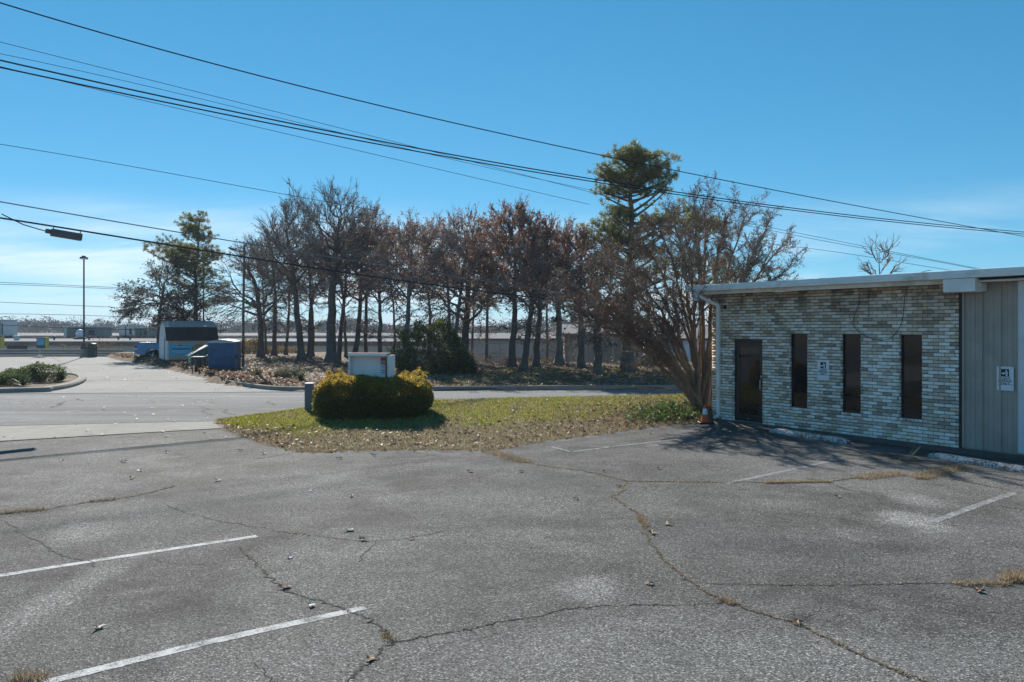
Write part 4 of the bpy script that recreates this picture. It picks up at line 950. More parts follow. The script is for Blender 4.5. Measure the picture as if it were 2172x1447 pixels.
# thin bare pole-like trunk next to the left pine
tr = broadleaf('bare_tree', 'very thin straight trunk close right of the left pine', 431, 768, 62.5, 500, 0.085, hw=30, low=600, fork=600, seed=51, barkm=M_BARKR, limbs=5, nbr=5, ntw=4, lowbr=2)
# sapling beyond the roof
broadleaf('sapling', 'bare thin sapling showing above the roof of the brick building', 1872, 700, 33, 497, 0.05, hw=48, low=640, fork=640, seed=61, base_z=0.0, barkm=M_BARKP, twigm=M_TWIGP, group='saplings', limbs=7, nbr=4, ntw=2, upw=1.4, lowbr=0)

# ------------------------------------------------------------------ crape myrtle at the corner of the building
mx_, my_ = 5.20, 22.55
mz_ = 0.16
t = thing('crape_myrtle', 'multi stemmed bare crape myrtle fanning out at the building corner', 'tree', (mx_, my_, mz_))
rg = random.Random(77); out, tips = [], []
TG = [(1185, 585, 22.6), (1165, 630, 21.8), (1215, 600, 22.0), (1262, 545, 21.2), (1300, 520, 23.5), (1345, 470, 22.2), (1390, 455, 21.6), (1425, 430, 23.4), (1470, 395, 22.4), (1500, 400, 23.8), (1545, 420, 22.0), (1590, 425, 23.5), (1640, 455, 22.3), (1668, 500, 22.9), (1685, 548, 22.1),
      (1215, 640, 22.4), (1255, 640, 23.2), (1290, 610, 20.8), (1320, 590, 24.0), (1360, 560, 20.9), (1450, 470, 21.0), (1530, 480, 24.2), (1610, 520, 21.4)]
SM = dict(n=(1, 7, 6, 4, 3), w=(0, 0.12, 0.20, 0.24, 0.26), up=(0, 0.06, 0.03, 0.02, 0.0), bare=(0, 0.10, 0.08, 0.0), kids=(0, 2, 2, 2), ang=(0, 0.6, 0.7, 0.75), lr=(0, 0.42, 0.42, 0.40), max=4, rmin=0.0042, tipr=0.30)
for k, (px, py, Y) in enumerate(TG):
    tx = Vector(P(px, py, Y))-Vector((mx_, my_, mz_)); tx = tx*0.93
    a = k*2.4; b0 = Vector((0.16*math.cos(a), 0.13*math.sin(a), -0.1)); ctrl = Vector((tx.x*0.30, tx.y*0.25, tx.z*0.62))
    n = 12; pts = [b0*(1-s)**2+ctrl*2*s*(1-s)+tx*s*s for s in [i/n for i in range(n+1)]]
    pts = [p+Vector((rg.gauss(0, .03), rg.gauss(0, .03), rg.gauss(0, .02)))*(1 if i else 0) for i, p in enumerate(pts)]
    r0 = rg.uniform(0.055, 0.085)
    for i in range(n):
        ra, rb = r0*(1-0.82*i/n), r0*(1-0.82*(i+1)/n); p, q = tuple(pts[i]), tuple(pts[i+1]); out.append((p, q, ra, rb, 1))
        if i >= 4:
            d = nrm(tuple(pts[i+1]-pts[i]))
            for c in range(2 if i < 8 else 3):
                cd = turn(d, rg.uniform(0.35, 0.8), rg.uniform(0, 6.28)); cd = nrm((cd[0]+0.15*(1 if tx.x > 0 else -1), cd[1], cd[2]+0.12))
                L = rg.uniform(0.5, 1.15)*(1.25-0.5*i/n)
                S2 = dict(SM); S2['max'] = 4
                grow(out, tips, rg, q, cd, L, rb*0.6, 2, S2)
obj('trunk', segs_mesh('trunk', [s for s in out if s[4] <= 1], (9, 8, 4, 3, 3)), M_MYRT, t, smooth=True)
cro = obj('crown', segs_mesh('crown', [s for s in out if s[4] > 1], (9, 8, 4, 3, 3)), M_MYRTT, t)
# dry seed heads at the twig ends
g = np.random.default_rng(8); tp_ = np.array([a for a, b in tips]); sel = g.random(len(tp_)) < 0.22; tp_ = tp_[sel]
k = 3; C = np.repeat(tp_, k, 0)+g.normal(0, 0.03, (len(tp_)*k, 3))
V, F, c = leaf_quads(C, g.normal(0, 1, C.shape), 0.024, pick(g, len(C), [(0.15, 0.095, 0.06), (0.16, 0.10, 0.065), (0.09, 0.055, 0.04)]), g, aspect=0.8, spread=1.0)
tag(obj('seed_heads', npmesh('seed_heads', V, F, c), M_LEAF, cro), kind='stuff')
print('MYRTLE segs', len(out), 'tips', len(tips))
# few thin suckers with leaves leaning out low at the left of the myrtle
su = thing('sapling', 'thin arching suckers with sparse leaves left of the crape myrtle base', 'sapling', (mx_-0.25, my_-0.25, 0.12))
out, tips = [], []
for px, py in ((1290, 770), (1340, 800), (1250, 750), (1390, 830), (1420, 760), (1330, 830), (1440, 800), (1370, 860)):
    e = Vector(P(px, py, 22.0))-Vector((mx_-0.25, my_-0.25, 0.12)); n = 8; ctrl = Vector((e.x*0.25, e.y*0.3, e.z*0.8+0.35))
    pts = [ctrl*2*s*(1-s)+e*s*s for s in [i/n for i in range(n+1)]]
    for i in range(n):
        out.append((tuple(pts[i]), tuple(pts[i+1]), 0.011*(1-0.6*i/n), 0.011*(1-0.6*(i+1)/n), 2))
        if i > 3: grow(out, tips, rg, tuple(pts[i+1]), turn(nrm(tuple(pts[i+1]-pts[i])), 0.7, rg.uniform(0, 6.28)), 0.4, 0.005, 3, dict(SM, max=3, n=(1, 1, 1, 4)))
so = obj('stems', segs_mesh('stems', out), M_MYRTT, su)
tp_ = np.repeat(np.array([a for a, b in tips]), 3, 0); tp_ = tp_+g.normal(0, 0.07, tp_.shape)
V, F, c = leaf_quads(tp_, g.normal(0, 1, tp_.shape), 0.05, pick(g, len(tp_), [(0.10, 0.15, 0.03), (0.16, 0.17, 0.04), (0.09, 0.11, 0.03)]), g)
tag(obj('leaves', npmesh('leaves', V, F, c), M_LEAF, so), kind='stuff')

# ------------------------------------------------------------------ shrubs
def foliage(name, pts, dirs, size, cols, rg, parent=None, aspect=0.55, spread=0.6, mat=None, flat=0.0):
    V, F, c = leaf_quads(pts, dirs, size, cols, rg, aspect=aspect, spread=spread, flat=flat)
    return obj(name, npmesh(name, V, F, c), mat or M_LEAF, parent)
def shrub(name, label, loc, rx, ry, h, nleaf, size, pal, seed, group='shrubs', toppal=None, skirt=0.75, lump=0.16, stemm=None, cat='shrub', notch=None, shoots=0):
    g = np.random.default_rng(seed)
    t = thing(name, label, cat, loc, 0, group)
    # stems
    out = []; rg = random.Random(seed); tips = []
    for k in range(14):
        a = rg.uniform(0, 6.28); d = nrm((math.cos(a)*rx/h*0.8, math.sin(a)*ry/h*0.8, 1)); grow(out, tips, rg, (math.cos(a)*rx*0.15, math.sin(a)*ry*0.15, -0.03), d, h*0.9, 0.02, 1, dict(SM, max=2, n=(1, 5, 4), kids=(0, 2, 0), rmin=0.004))
    stems = obj('stems', segs_mesh('stems', out), stemm or M_TWIGD, t)
    d = g.normal(0, 1, (nleaf, 3)); d[:, 2] = np.where(d[:, 2] < -0.35*np.linalg.norm(d, axis=1), -d[:, 2], d[:, 2]); d /= np.linalg.norm(d, axis=1, keepdims=True)
    pw = 2.0/skirt; sup = 1.0/(np.abs(d)**pw).sum(1)**(1/pw)
    th = np.arctan2(d[:, 1], d[:, 0]); ph = np.arccos(np.clip(d[:, 2], -1, 1)); rr = 1-np.abs(g.normal(0, 0.11, nleaf))
    n1 = np.sin(d[:, 0]*5+seed)*np.cos(d[:, 1]*4+seed*2)+0.8*np.sin(d[:, 0]*11+d[:, 2]*7+seed*3)+0.6*np.sin(d[:, 0]*21-d[:, 2]*15+d[:, 1]*13)
    rr = rr*(1+lump*n1*0.5)
    X = rx*rr*sup*d[:, 0]; Yv = ry*rr*sup*d[:, 1]; Z = np.where(d[:, 2] >= 0, h*(0.42+0.58*rr*sup*d[:, 2]), h*0.42*(1+sup*d[:, 2]/0.42*rr))
    Z = np.maximum(Z, 0.02+0.05*g.random(nleaf))
    low = g.random(nleaf) < 0.42       # fill of the lower sides
    lr_ = 1/(np.abs(np.cos(th))**pw+np.abs(np.sin(th))**pw)**(1/pw)*(1-np.abs(g.normal(0, 0.10, nleaf)))*(1+lump*0.3*n1); lz = g.random(nleaf)*h*0.5
    X = np.where(low, rx*lr_*np.cos(th), X); Yv = np.where(low, ry*lr_*np.sin(th), Yv); Z = np.where(low, lz, Z); rr = np.where(low, 0.9, rr)
    fade = np.where(Z < 0.3*h, 0.80+0.20*Z/(0.3*h), 1.0); X *= fade; Yv *= fade
    if notch: Z = Z*(1-notch[2]*np.exp(-((X-notch[0])/notch[1])**2)*smooth01(Z/h*2-0.6))+0.05*h*np.abs(np.sin(X*7+Yv*5))*smooth01(Z/h*2-0.8)
    pts = np.stack([X, Yv, np.maximum(Z, 0.02)], 1); dirs = np.stack([X/rx, Yv/ry, 0.6+Z/h], 1)
    cols = pick(g, nleaf, pal, 0.18)
    if toppal:
        w = smooth01((Z/h-0.50+0.10*n1)/0.30)*(g.random(nleaf) < 0.85)*smooth01((rr/(1+lump*n1*0.5)-0.80)/0.15)
        cols = cols*(1-w[:, None])+pick(g, nleaf, toppal, 0.2)*w[:, None]
    for q in range(shoots):            # ragged upright shoots of new growth
        a_ = g.uniform(-0.9, 0.9)*rx; b_ = g.uniform(-0.85, 0.85)*ry; near = (np.abs(pts[:, 0]-a_) < 0.08) & (np.abs(pts[:, 1]-b_) < 0.08)
        if not near.any() or (abs(a_-0.1) < 0.72 and b_ < 0.35): continue
        zt_ = pts[near, 2].max(); m = 34; hz = g.uniform(0.04, 0.13); z_ = g.random(m)*hz; w_ = 0.045*(1-z_/hz*0.6)
        pts = np.concatenate([pts, np.stack([a_+g.normal(0, 1, m)*w_, b_+g.normal(0, 1, m)*w_, zt_-0.03+z_], 1)]); dirs = np.concatenate([dirs, np.stack([g.normal(0, .5, m), g.normal(0, .5, m), np.ones(m)], 1)]); cols = np.concatenate([cols, pick(g, m, toppal or pal, 0.2)])
    tag(foliage('leaves', pts, dirs, size, cols, g, stems, aspect=0.6, spread=0.55, mat=leafmat('shrub_leaf', 0.55)), kind='stuff')
    return t
# clipped hedge in front of the white sign
hx, hy, _ = G(786, 889, 0.12)
HEDGE_D = [(0.12, 0.145, 0.04), (0.155, 0.175, 0.048), (0.20, 0.185, 0.055), (0.13, 0.15, 0.045), (0.26, 0.21, 0.07)]
HEDGE_T = [(0.40, 0.25, 0.045), (0.46, 0.32, 0.06), (0.30, 0.27, 0.05), (0.48, 0.24, 0.055), (0.24, 0.24, 0.045)]
shrub('hedge', 'clipped rounded hedge with bronze yellow top growing round the white sign', (hx, 20.6+0.35, 0.10), 1.44, 0.95, 1.02, 100000, 0.046, HEDGE_D, 5, 'hedges', HEDGE_T, skirt=0.55, lump=0.07, cat='hedge', notch=(0.12, 0.4, 0.07), shoots=150)
# extra arms of growth give the ragged outline
EVG = [(0.075, 0.11, 0.042), (0.11, 0.15, 0.055), (0.055, 0.08, 0.034), (0.17, 0.20, 0.085)]
sx_, sy_, _ = G(912, 807)
shrub('evergreen_shrub', 'large dark evergreen shrub on the bank behind the hedge', (sx_, sy_+1.0, 0.12), 1.65, 1.4, 2.4, 20000, 0.085, EVG, 6, 'evergreen shrubs', [(0.11, 0.12, 0.035), (0.08, 0.10, 0.03)], skirt=0.9, lump=0.35)
sx_, sy_, _ = G(960, 806)
shrub('evergreen_shrub', 'low dark evergreen growth at the right foot of the large shrub', (sx_, sy_+0.6, 0.1), 0.95, 0.9, 1.2, 9000, 0.08, EVG, 16, 'evergreen shrubs', None, skirt=0.9, lump=0.3)
sx_, sy_ = (1398-CX)/FPX*46, 46
shrub('evergreen_shrub', 'dark rounded evergreen shrub before the white metal wall near the chain gate', (sx_, sy_, -0.1), 0.95, 0.8, 1.15, 9000, 0.08, EVG, 17, 'evergreen shrubs', None, lump=0.2)
ISL_P = [(0.07, 0.10, 0.03), (0.05, 0.075, 0.025), (0.10, 0.125, 0.05), (0.16, 0.17, 0.09)]
for k, (px, py, rx, h, lb) in enumerate(((85, 815, 0.85, 0.72, 'rounded glossy shrub in the middle of the left planting island'), (48, 817, 0.75, 0.55, 'rounded glossy shrub left of the middle one on the planting island'), (15, 822, 0.6, 0.42, 'low glossy shrub at the far left of the planting island'))):
    a = G(px, py); shrub('glossy_shrub', lb, (a[0], a[1], 0.10), rx, 0.7, h, 5200, 0.06, ISL_P, 30+k, 'island shrubs', None, lump=0.3)
GREYP = [(0.12, 0.13, 0.09), (0.16, 0.165, 0.12), (0.09, 0.10, 0.065)]
for k, (px, py, rx, h, lb) in enumerate(((599, 815, 0.42, 0.42, 'grey green low shrub between two spiky clumps on the kerb bed'),)):
    a = G(px, py); shrub('grey_shrub', lb, (a[0], a[1]+0.5, 0.16), rx, 0.5, h, 2500, 0.06, GREYP, 40+k, 'kerb bed shrubs')
# bare brown thicket against the far wall
BRN = [(0.13, 0.085, 0.05), (0.17, 0.115, 0.065), (0.10, 0.07, 0.04), (0.15, 0.13, 0.05)]
for k, (px, Y, rx, zt, lb, n_) in enumerate(((158, 77.5, 2.0, 738, 'brown leafless thicket against the far wall left of the lamp post', 2500), (216, 77.5, 1.7, 726, 'taller brown thicket right of the litter bin by the far wall', 2200), (531, 68, 1.0, 722, 'ochre leaved bush just right of the blue dumpster', 3200), (598, 69, 1.7, 738, 'brown bush between the slim trunks before the far wall', 2600), (1035, 56, 2.2, 752, 'low brown brush behind the chain link fence left', 3000), (1130, 53, 1.6, 768, 'heap of brown brush under the crooked oak', 2600))):
    x = (px-CX)/FPX*Y; z0 = float(bank_h(x, Y)); shrub('brown_bush', lb, (x, Y, z0), rx, 1.0, max(0.5, ztop(zt, Y)-z0), n_, 0.10, BRN if k != 2 else [(0.22, 0.16, 0.04), (0.15, 0.10, 0.04), (0.12, 0.08, 0.04)], 50+k, 'brown bushes', None, lump=0.45)
# spiky strap-leaf clumps
def spiky(label, px, py, n, L, seed, z=0.12, yoff=0.4):
    a = G(px, py); g = np.random.default_rng(seed); t = thing('spiky_plant', label, 'plant', (a[0], a[1]+yoff, z), 0, 'spiky plants in the kerb beds')
    V, F, C = [], [], []
    for k in range(n):
        az = g.uniform(0, 6.28); el = g.uniform(0.35, 1.45); l = L*g.uniform(0.7, 1.1); w = 0.022
        dh = np.array([math.cos(az), math.sin(az), 0]); sd = np.array([-math.sin(az), math.cos(az), 0])
        prev = None
        for s in (0, 0.35, 0.7, 1.0):
            p = dh*l*s*math.cos(el)+np.array([0, 0, l*s*math.sin(el)-0.35*l*s*s*math.cos(el)]); ww = w*(1-s*0.93)
            i0 = len(V); V += [p-sd*ww, p+sd*ww]
            if prev is not None: F.append((prev, prev+1, i0+1, i0)); C.append(np.array([0.06, 0.085, 0.035])*g.uniform(0.7, 1.6))
            prev = i0
    obj('strap_leaves', npmesh('strap_leaves', V, F, np.array(C)), M_LEAF, t)
for k, (px, py, n, L, lb) in enumerate(((120, 815, 70, 0.75, 'spiky plant at the right tip of the planting island'), (36, 826, 80, 0.7, 'spiky plant at the front left of the planting island'), (540, 812, 110, 0.85, 'spiky plant in the kerb bed next to the rusty lamp pole'), (632, 819, 110, 0.75, 'spiky plant in the kerb bed left of the grey pedestal'))):
    spiky(lb, px, py, n, L, 90+k)
# ------------------------------------------------------------------ long low building beyond the lot
M_FWALL = simple('stained_pale_wall', (0.74, 0.70, 0.63), 0.9, var=0.16, scale=0.35, grime=(0.50, 0.42, 0.33))
M_FROOF = simple('pale_flat_roof', (0.20, 0.205, 0.21), 0.95, var=0.12, scale=0.12, grime=(0.14, 0.14, 0.145), spec=0.08)
M_FEDGE = simple('brown_roof_edge', (0.24, 0.19, 0.16), 0.7, var=0.25, scale=0.8)
fb = thing('warehouse', 'long low warehouse with pale wall and wide flat roof beyond the far lot', 'building', (0, 0, -2.4))
FX0, FX1, FY0, FY1 = -95.0, -1.5, 82.0, 150.0
ZE, ZR = ztop(724, FY0)+2.4, ztop(706.5, FY1)+2.4
def wall_bays(x0, x1, y, parent, mat, zt):
    w = MB().box(x0, x1, y, y+0.3, 0, zt).build('wall', mat, parent)
    x = x0
    k = 0
    while x < x1-1:
        L = min(7.5, x1-x); MB().box(x+0.05, x+L-0.05, y-0.05, y-0.002, 0, zt-0.35).build('wall_panel', mat, w); x += L; k += 1
    return w
wall_bays(FX0, FX1, FY0, fb, M_FWALL, ZE-0.05)
MB().box(FX0, FX0+0.3, FY0+0.3, FY1, 0, ZE).build('wall', M_FWALL, fb); MB().box(FX1-0.3, FX1, FY0+0.3, FY1, 0, ZE).build('wall', M_FWALL, fb)
MB().prism([(FY0-0.3, ZE), (FY1, ZR), (FY1, ZR-0.4), (FY0-0.3, ZE-0.28)], 'x', FX0-0.3, FX1+0.3).build('roof', M_FROOF, fb)
MB().box(FX0-0.3, FX1+0.3, FY0-0.36, FY0-0.301, ZE-0.45, ZE-0.02).build('roof_edge', M_FEDGE, fb)
for px in (27, 48):
    x = (px-CX)/FPX*FY0; MB().box(x-0.5, x+0.5, FY0-0.11, FY0-0.052, 0, ZE-0.4).build('dark_bay', simple('dark_bay', (0.10, 0.095, 0.09), 0.9, var=0.3), fb)
# seams and pipes on the roof
slope = (ZR-ZE)/(FY1-FY0+0.3)
rz = lambda y: ZE+slope*(y-FY0+0.3)
for yy in (95, 106):
    MB().tube([(FX0+5, yy, rz(yy)+0.12), (-30, yy, rz(yy)+0.12), (FX1-3, yy, rz(yy)+0.12)], 0.09, 6).build('roof_pipe', M_DKMET, fb)
M_HVAC = simple('grey_green_hvac', (0.17, 0.20, 0.18), 0.6, var=0.15, scale=0.9); M_HVW = simple('galvanised', (0.48, 0.50, 0.50), 0.45, 0.3, var=0.12, scale=1)
def hvac(label, px0, px1, py_top, y, mat=None, d=4.0):
    x0, x1 = (px0-CX)/FPX*y, (px1-CX)/FPX*y; zb = rz(y)-2.4; h = ztop(py_top, y)-zb
    t = thing('air_handler', label, 'roof unit', ((x0+x1)/2, y+d/2, zb), 0, 'roof top units'); w = (x1-x0)/2
    MB().box(-w, w, -d/2, d/2, 0.15, h).build('cabinet', mat or M_HVAC, t, bevel=0.05)
    MB().box(-w-0.06, w+0.06, -d/2-0.06, d/2+0.06, h-0.01, h+0.12).build('lid', M_HVW, t)
    MB().box(-w+0.2, w-0.2, -d/2+0.2, d/2-0.2, 0.0, 0.16).build('curb', M_DKMET, t)
    n = max(2, int(w*2/1.6))
    for k in range(n-1):
        x = -w+2*w*(k+1)/n; MB().box(x-0.06, x+0.06, -d/2-0.03, -d/2-0.001, 0.2, h-0.1).build('panel_seam', M_DKMET, t)
    MB().box(w*0.55, w*0.9, -d/2-0.04, -d/2-0.001, 0.35, h-0.35).build('louvre', M_DKMET, t)
    MB().box(-w*0.95, -w*0.8, -d/2-0.05, -d/2-0.001, 0.2, h-0.15).build('duct_cover', M_HVW, t)
hvac('long grey green roof unit left of the parking lamp post', 135, 204, 694, 100)
hvac('grey roof unit with frame left of the shed on the far roof', 252, 281, 691, 108, M_HVW, 3.0)
hvac('small green roof unit close to the shed roof on the far roof', 284, 312, 696, 103, M_HVAC, 3.0)
hvac('dark roof unit at the left edge of the photograph', -8, 7, 680, 104, M_HVW, 3.0)
wx, wy = (169.5-CX)/FPX*93, 93; t = thing('ventilator', 'white domed roof ventilator in front of the long roof unit', 'roof vent', (wx, wy, rz(93)-2.4))
MB().lathe([(0.42, 0), (0.40, 0.45), (0.46, 0.5), (0.46, 0.62), (0.36, 0.9), (0.2, 1.05), (0.02, 1.1)], 18).build('dome', simple('white_vent', (0.7, 0.72, 0.74), 0.5), t, smooth=True)
MB().box(-0.5, 0.5, -0.5, 0.5, -0.05, 0.18).build('curb', M_DKMET, t)
for k, px in enumerate((115, 189, 251, 276, 352)):
    x, y = (px-CX)/FPX*88, 88; tag(MB().lathe([(0.09, -0.1), (0.09, 0.3), (0.14, 0.31), (0.14, 0.38), (0.03, 0.45)], 10).build('roof_pipe_vent', M_DKMET, None, (x, y, rz(88)-2.4)), 'small dark vent pipe standing on the far flat roof', 'vent pipe', 'vent pipes on the far roof')
bx_, by_ = (35.5-CX)/FPX*86, 86; tag(MB().box(-0.18, 0.18, -0.2, 0.2, -0.1, 0.35).box(-0.26, 0.26, -0.26, 0.26, 0.34, 0.5).build('roof_hatch', M_HVW, None, (bx_, by_, rz(86)-2.4)), 'small white capped box at the edge of the far roof above the dark bays', 'roof box')

# pale building wing and beige metal building on the right
wb = thing('white_building', 'white low building behind the trees left of the beige metal shed', 'building', (0, 0, -2.2))
M_WHT = simple('blue_white_wall', (0.58, 0.60, 0.62), 0.7, var=0.08, scale=0.5)
y0 = 66.0; x0, x1 = (905-CX)/FPX*y0, (1212-CX)/FPX*y0; zt = ztop(718, y0)+2.2
w_ = MB().box(x0, x1, y0, y0+18, 0, zt).build('wall', M_WHT, wb); x = x0
while x < x1-0.5: MB().box(x+0.03, min(x+2.4, x1)-0.03, y0-0.04, y0-0.002, 0, zt-0.1).build('wall_panel', M_WHT, w_); x += 2.4
MB().prism([(y0-0.3, zt), (y0+9, zt+0.35), (y0+18.3, zt), (y0+18.3, zt-0.15), (y0-0.3, zt-0.15)], 'x', x0-0.2, x1+0.2).build('roof', M_FROOF, wb)
bb = thing('metal_building', 'beige ribbed metal building with red corner trims behind the pine trunk', 'building', (0, 0, -1.9))
M_TAN = simple('tan_metal_siding', (0.36, 0.31, 0.25), 0.6, var=0.08, scale=0.6); M_RED = simple('red_trim', (0.32, 0.03, 0.03), 0.5, var=0.15)
y0 = 60.0; x0, x1 = (1200-CX)/FPX*y0, (1368-CX)/FPX*y0; zt = ztop(708, y0)+1.9
bw = MB().box(x0, x1, y0+0.05, y0+12, 0, zt).build('wall', M_TAN, bb)
x = x0+0.1
while x < x1-0.15: MB().prism([(x, y0+0.049), (x+0.03, y0), (x+0.09, y0), (x+0.12, y0+0.049)], 'z', 0, zt).build('rib', M_TAN, bw); x += 0.31
for x in (x0, x1): MB().box(x-0.09, x+0.09, y0-0.03, y0+0.049, 0, zt+0.05).build('corner_trim', M_RED, bb)
MB().prism([(y0-0.3, zt+0.02), (y0+6, zt+0.7), (y0+12.3, zt+0.02)], 'x', x0-0.2, x1+0.2).build('roof', M_FROOF, bb)
mb2 = thing('metal_building', 'white metal building with red eave line behind the crape myrtle stems', 'building', (0, 0, -1.9))
y0 = 56.0; x0, x1 = (1372-CX)/FPX*y0, (1700-CX)/FPX*y0; zt = ztop(722, y0)+1.9
MB().box(x0, x1, y0, y0+16, 0, zt).build('wall', M_WHT, mb2); MB().box(x0-0.05, x1+0.05, y0-0.1, y0-0.002, zt-0.02, zt+0.14).build('eave_trim', M_RED, mb2)
MB().prism([(y0-0.2, zt+0.141), (y0+8, zt+1.0), (y0+16.2, zt+0.141)], 'x', x0-0.2, x1+0.2).build('roof', M_FROOF, mb2)
for px in (1372, 1440): x = (px-CX)/FPX*y0; MB().box(x-0.06, x+0.06, y0-0.06, y0-0.003, 0, zt-0.03).build('corner_trim', M_RED, mb2)
MB().box(x0+2.4, x0+4.6, y0-0.05, y0-0.002, 0.6, zt-0.3).build('roller_door', M_SIGNW, mb2)

# chain-link fence: posts, rails, wire mesh as crossing thin strips
def wire_mat():
    t = NT('chain_link'); v = t.coord('Object')
    sx = t.node('ShaderNodeSeparateXYZ'); t.link(v, sx.inputs[0])
    def diag(sign):
        a = t.node('ShaderNodeMath', operation='MULTIPLY'); a.inputs[1].default_value = sign; t.link(sx.outputs['Z'], a.inputs[0])
        b = t.node('ShaderNodeMath', operation='ADD'); t.link(sx.outputs['X'], b.inputs[0]); t.link(a.outputs[0], b.inputs[1])
        c = t.node('ShaderNodeMath', operation='MULTIPLY'); c.inputs[1].default_value = 10.0; t.link(b.outputs[0], c.inputs[0])
        f = t.node('ShaderNodeMath', operation='FRACT'); t.link(c.outputs[0], f.inputs[0])
        l = t.node('ShaderNodeMath', operation='LESS_THAN'); l.inputs[1].default_value = 0.055; t.link(f.outputs[0], l.inputs[0]); return l.outputs[0]
    m = t.node('ShaderNodeMath', operation='MAXIMUM'); t.link(diag(1), m.inputs[0]); t.link(diag(-1), m.inputs[1])
    t.base((0.35, 0.35, 0.34)); t.set(Metallic=0.5, Roughness=0.5); t.link(m.outputs[0], t.b.inputs['Alpha']); return t.m
M_WIRE = wire_mat(); M_GALV = simple('galvanised_post', (0.42, 0.42, 0.41), 0.45, 0.4, var=0.12)
def chain_fence(label, pts, h):
    A = pts[0]; t = thing('chain_link_fence', label, 'fence', (A[0], A[1], 0))
    for i in range(len(pts)-1):
        a = Vector((pts[i][0]-A[0], pts[i][1]-A[1], 0)); b = Vector((pts[i+1][0]-A[0], pts[i+1][1]-A[1], 0)); za = float(bank_h(pts[i][0], pts[i][1])); zb = float(bank_h(pts[i+1][0], pts[i+1][1]))
        MB().tube([(a.x, a.y, za-0.1), (a.x, a.y, za+h+0.06)], 0.035, 8).build('post', M_GALV, t)
        MB().tube([(a.x, a.y, za+h), (b.x, b.y, zb+h)], 0.022, 6).build('top_rail', M_GALV, t)
        L = (b-a).length
        me = pym('wire_mesh', [(0, 0, 0.03), (L, 0, 0.03+zb-za), (L, 0, h+zb-za), (0, 0, h)], [(0, 1, 2, 3)])
        obj('wire_mesh', me, M_WIRE, t, (a.x, a.y, za), (0, 0, math.atan2(b.y-a.y, b.x-a.x)))
    b_ = pts[-1]; MB().tube([(b_[0]-A[0], b_[1]-A[1], float(bank_h(*b_))-0.1), (b_[0]-A[0], b_[1]-A[1], float(bank_h(*b_))+h+0.06)], 0.035, 8).build('post', M_GALV, t)
fp = [((px-CX)/FPX*Y, Y) for px, Y in ((948, 52), (985, 51.8), (1060, 51.6), (1130, 51.4), (1200, 51.2), (1228, 51.0), (1300, 51.0), (1345, 51.0))]
chain_fence('long chain link fence behind the trees before the beige building', fp, 1.25)
fp = [((px-CX)/FPX*Y, Y) for px, Y in ((1348, 48.6), (1372, 48.2), (1389, 47.8))]
chain_fence('short chain link gate section right of the pine trunk', fp, 1.1)

# far wood on the horizon: one mass of many small crowns
g = np.random.default_rng(12)
n = 1500; fx = g.uniform(-330, 330, n); fy = g.uniform(380, 470, n); fh = g.uniform(4.0, 8.2, n)+1.6*np.sin(fx*0.045)+1.0*np.sin(fx*0.13); fw = g.uniform(2.0, 5.0, n)
k = 90; C = np.stack([np.repeat(fx, k)+g.normal(0, 1, n*k)*np.repeat(fw, k)*0.5, np.repeat(fy, k)+g.normal(0, 1.5, n*k), -2.4+np.repeat(fh, k)*np.sqrt(g.random(n*k))], 1)
V, F, c = leaf_quads(C, g.normal(0, 1, C.shape), 0.85, np.repeat(pick(g, n, [(0.075, 0.075, 0.06), (0.10, 0.09, 0.075), (0.05, 0.065, 0.045), (0.09, 0.085, 0.07)], 0.15), k, 0), g, aspect=0.6, spread=0.6)
tag(obj('far_wood', npmesh('far_wood', V, F, c), leafmat('far_twigs', 0.05, 0.9, 0.0)), 'grey brown far wood along the horizon', 'wood', kind='stuff')

# ------------------------------------------------------------------ lamp posts
M_POLE = simple('dark_bronze_pole', (0.045, 0.042, 0.042), 0.5, var=0.2, spec=0.4); M_RUST = simple('rusty_pole', (0.16, 0.12, 0.095), 0.8, var=0.25, scale=2.5, grime=(0.20, 0.09, 0.045))
a = G(178, 757.5); t = thing('lamp_post', 'tall dark parking lamp post on a concrete base in the far lot', 'lamp post', (a[0], a[1], 0)); Ht = ztop(549, a[1])
MB().lathe([(0.30, 0), (0.27, 0.5), (0.22, 0.62), (0.20, 0.66)], 14).build('concrete_base', M_KERB, t)
MB().prism([(-0.22, 0.66), (0.22, 0.66), (0.10, 1.15), (-0.10, 1.15)], 'y', -0.12, 0.12).build('base_cover', M_POLE, t)
MB().tube([(0, 0, 0.66), (0, 0, Ht)], [0.075, 0.06], 8).build('pole', M_POLE, t)
hd = MB().prism([(-0.26, 0.02), (-0.22, 0.13), (-0.06, 0.16), (-0.05, 0.24), (0.05, 0.24), (0.06, 0.16), (0.22, 0.13), (0.26, 0.02)], 'y', -0.22, 0.22).build('lamp_head', M_POLE, t, (0, 0, Ht))
M_LENS = simple('lamp_lens', (0.85, 0.85, 0.82), 0.3, var=0.03); MB().box(-0.22, 0.22, -0.235, 0.235, -0.05, 0.018).build('lens', M_LENS, hd)
a = G(516, 792); t = thing('lamp_post', 'rusty lamp pole with side arm next to the blue dumpster', 'lamp post', (a[0], a[1], 0.05)); Ht = ztop(522, a[1])
MB().tube([(0, 0, 0.15), (0.0, 0, 3.2), (0.06, 0, Ht)], [0.075, 0.07, 0.055], 8).build('pole', M_RUST, t)
MB().box(-0.26, 0.14, -0.2, 0.2, 0, 0.2).build('concrete_base', M_KERB, t, bevel=0.03)
MB().tube([(0.05, 0, Ht-0.35), (-0.25, 0, Ht-0.32), (-0.4, 0, Ht-0.26)], 0.03, 6).build('arm', M_RUST, t)
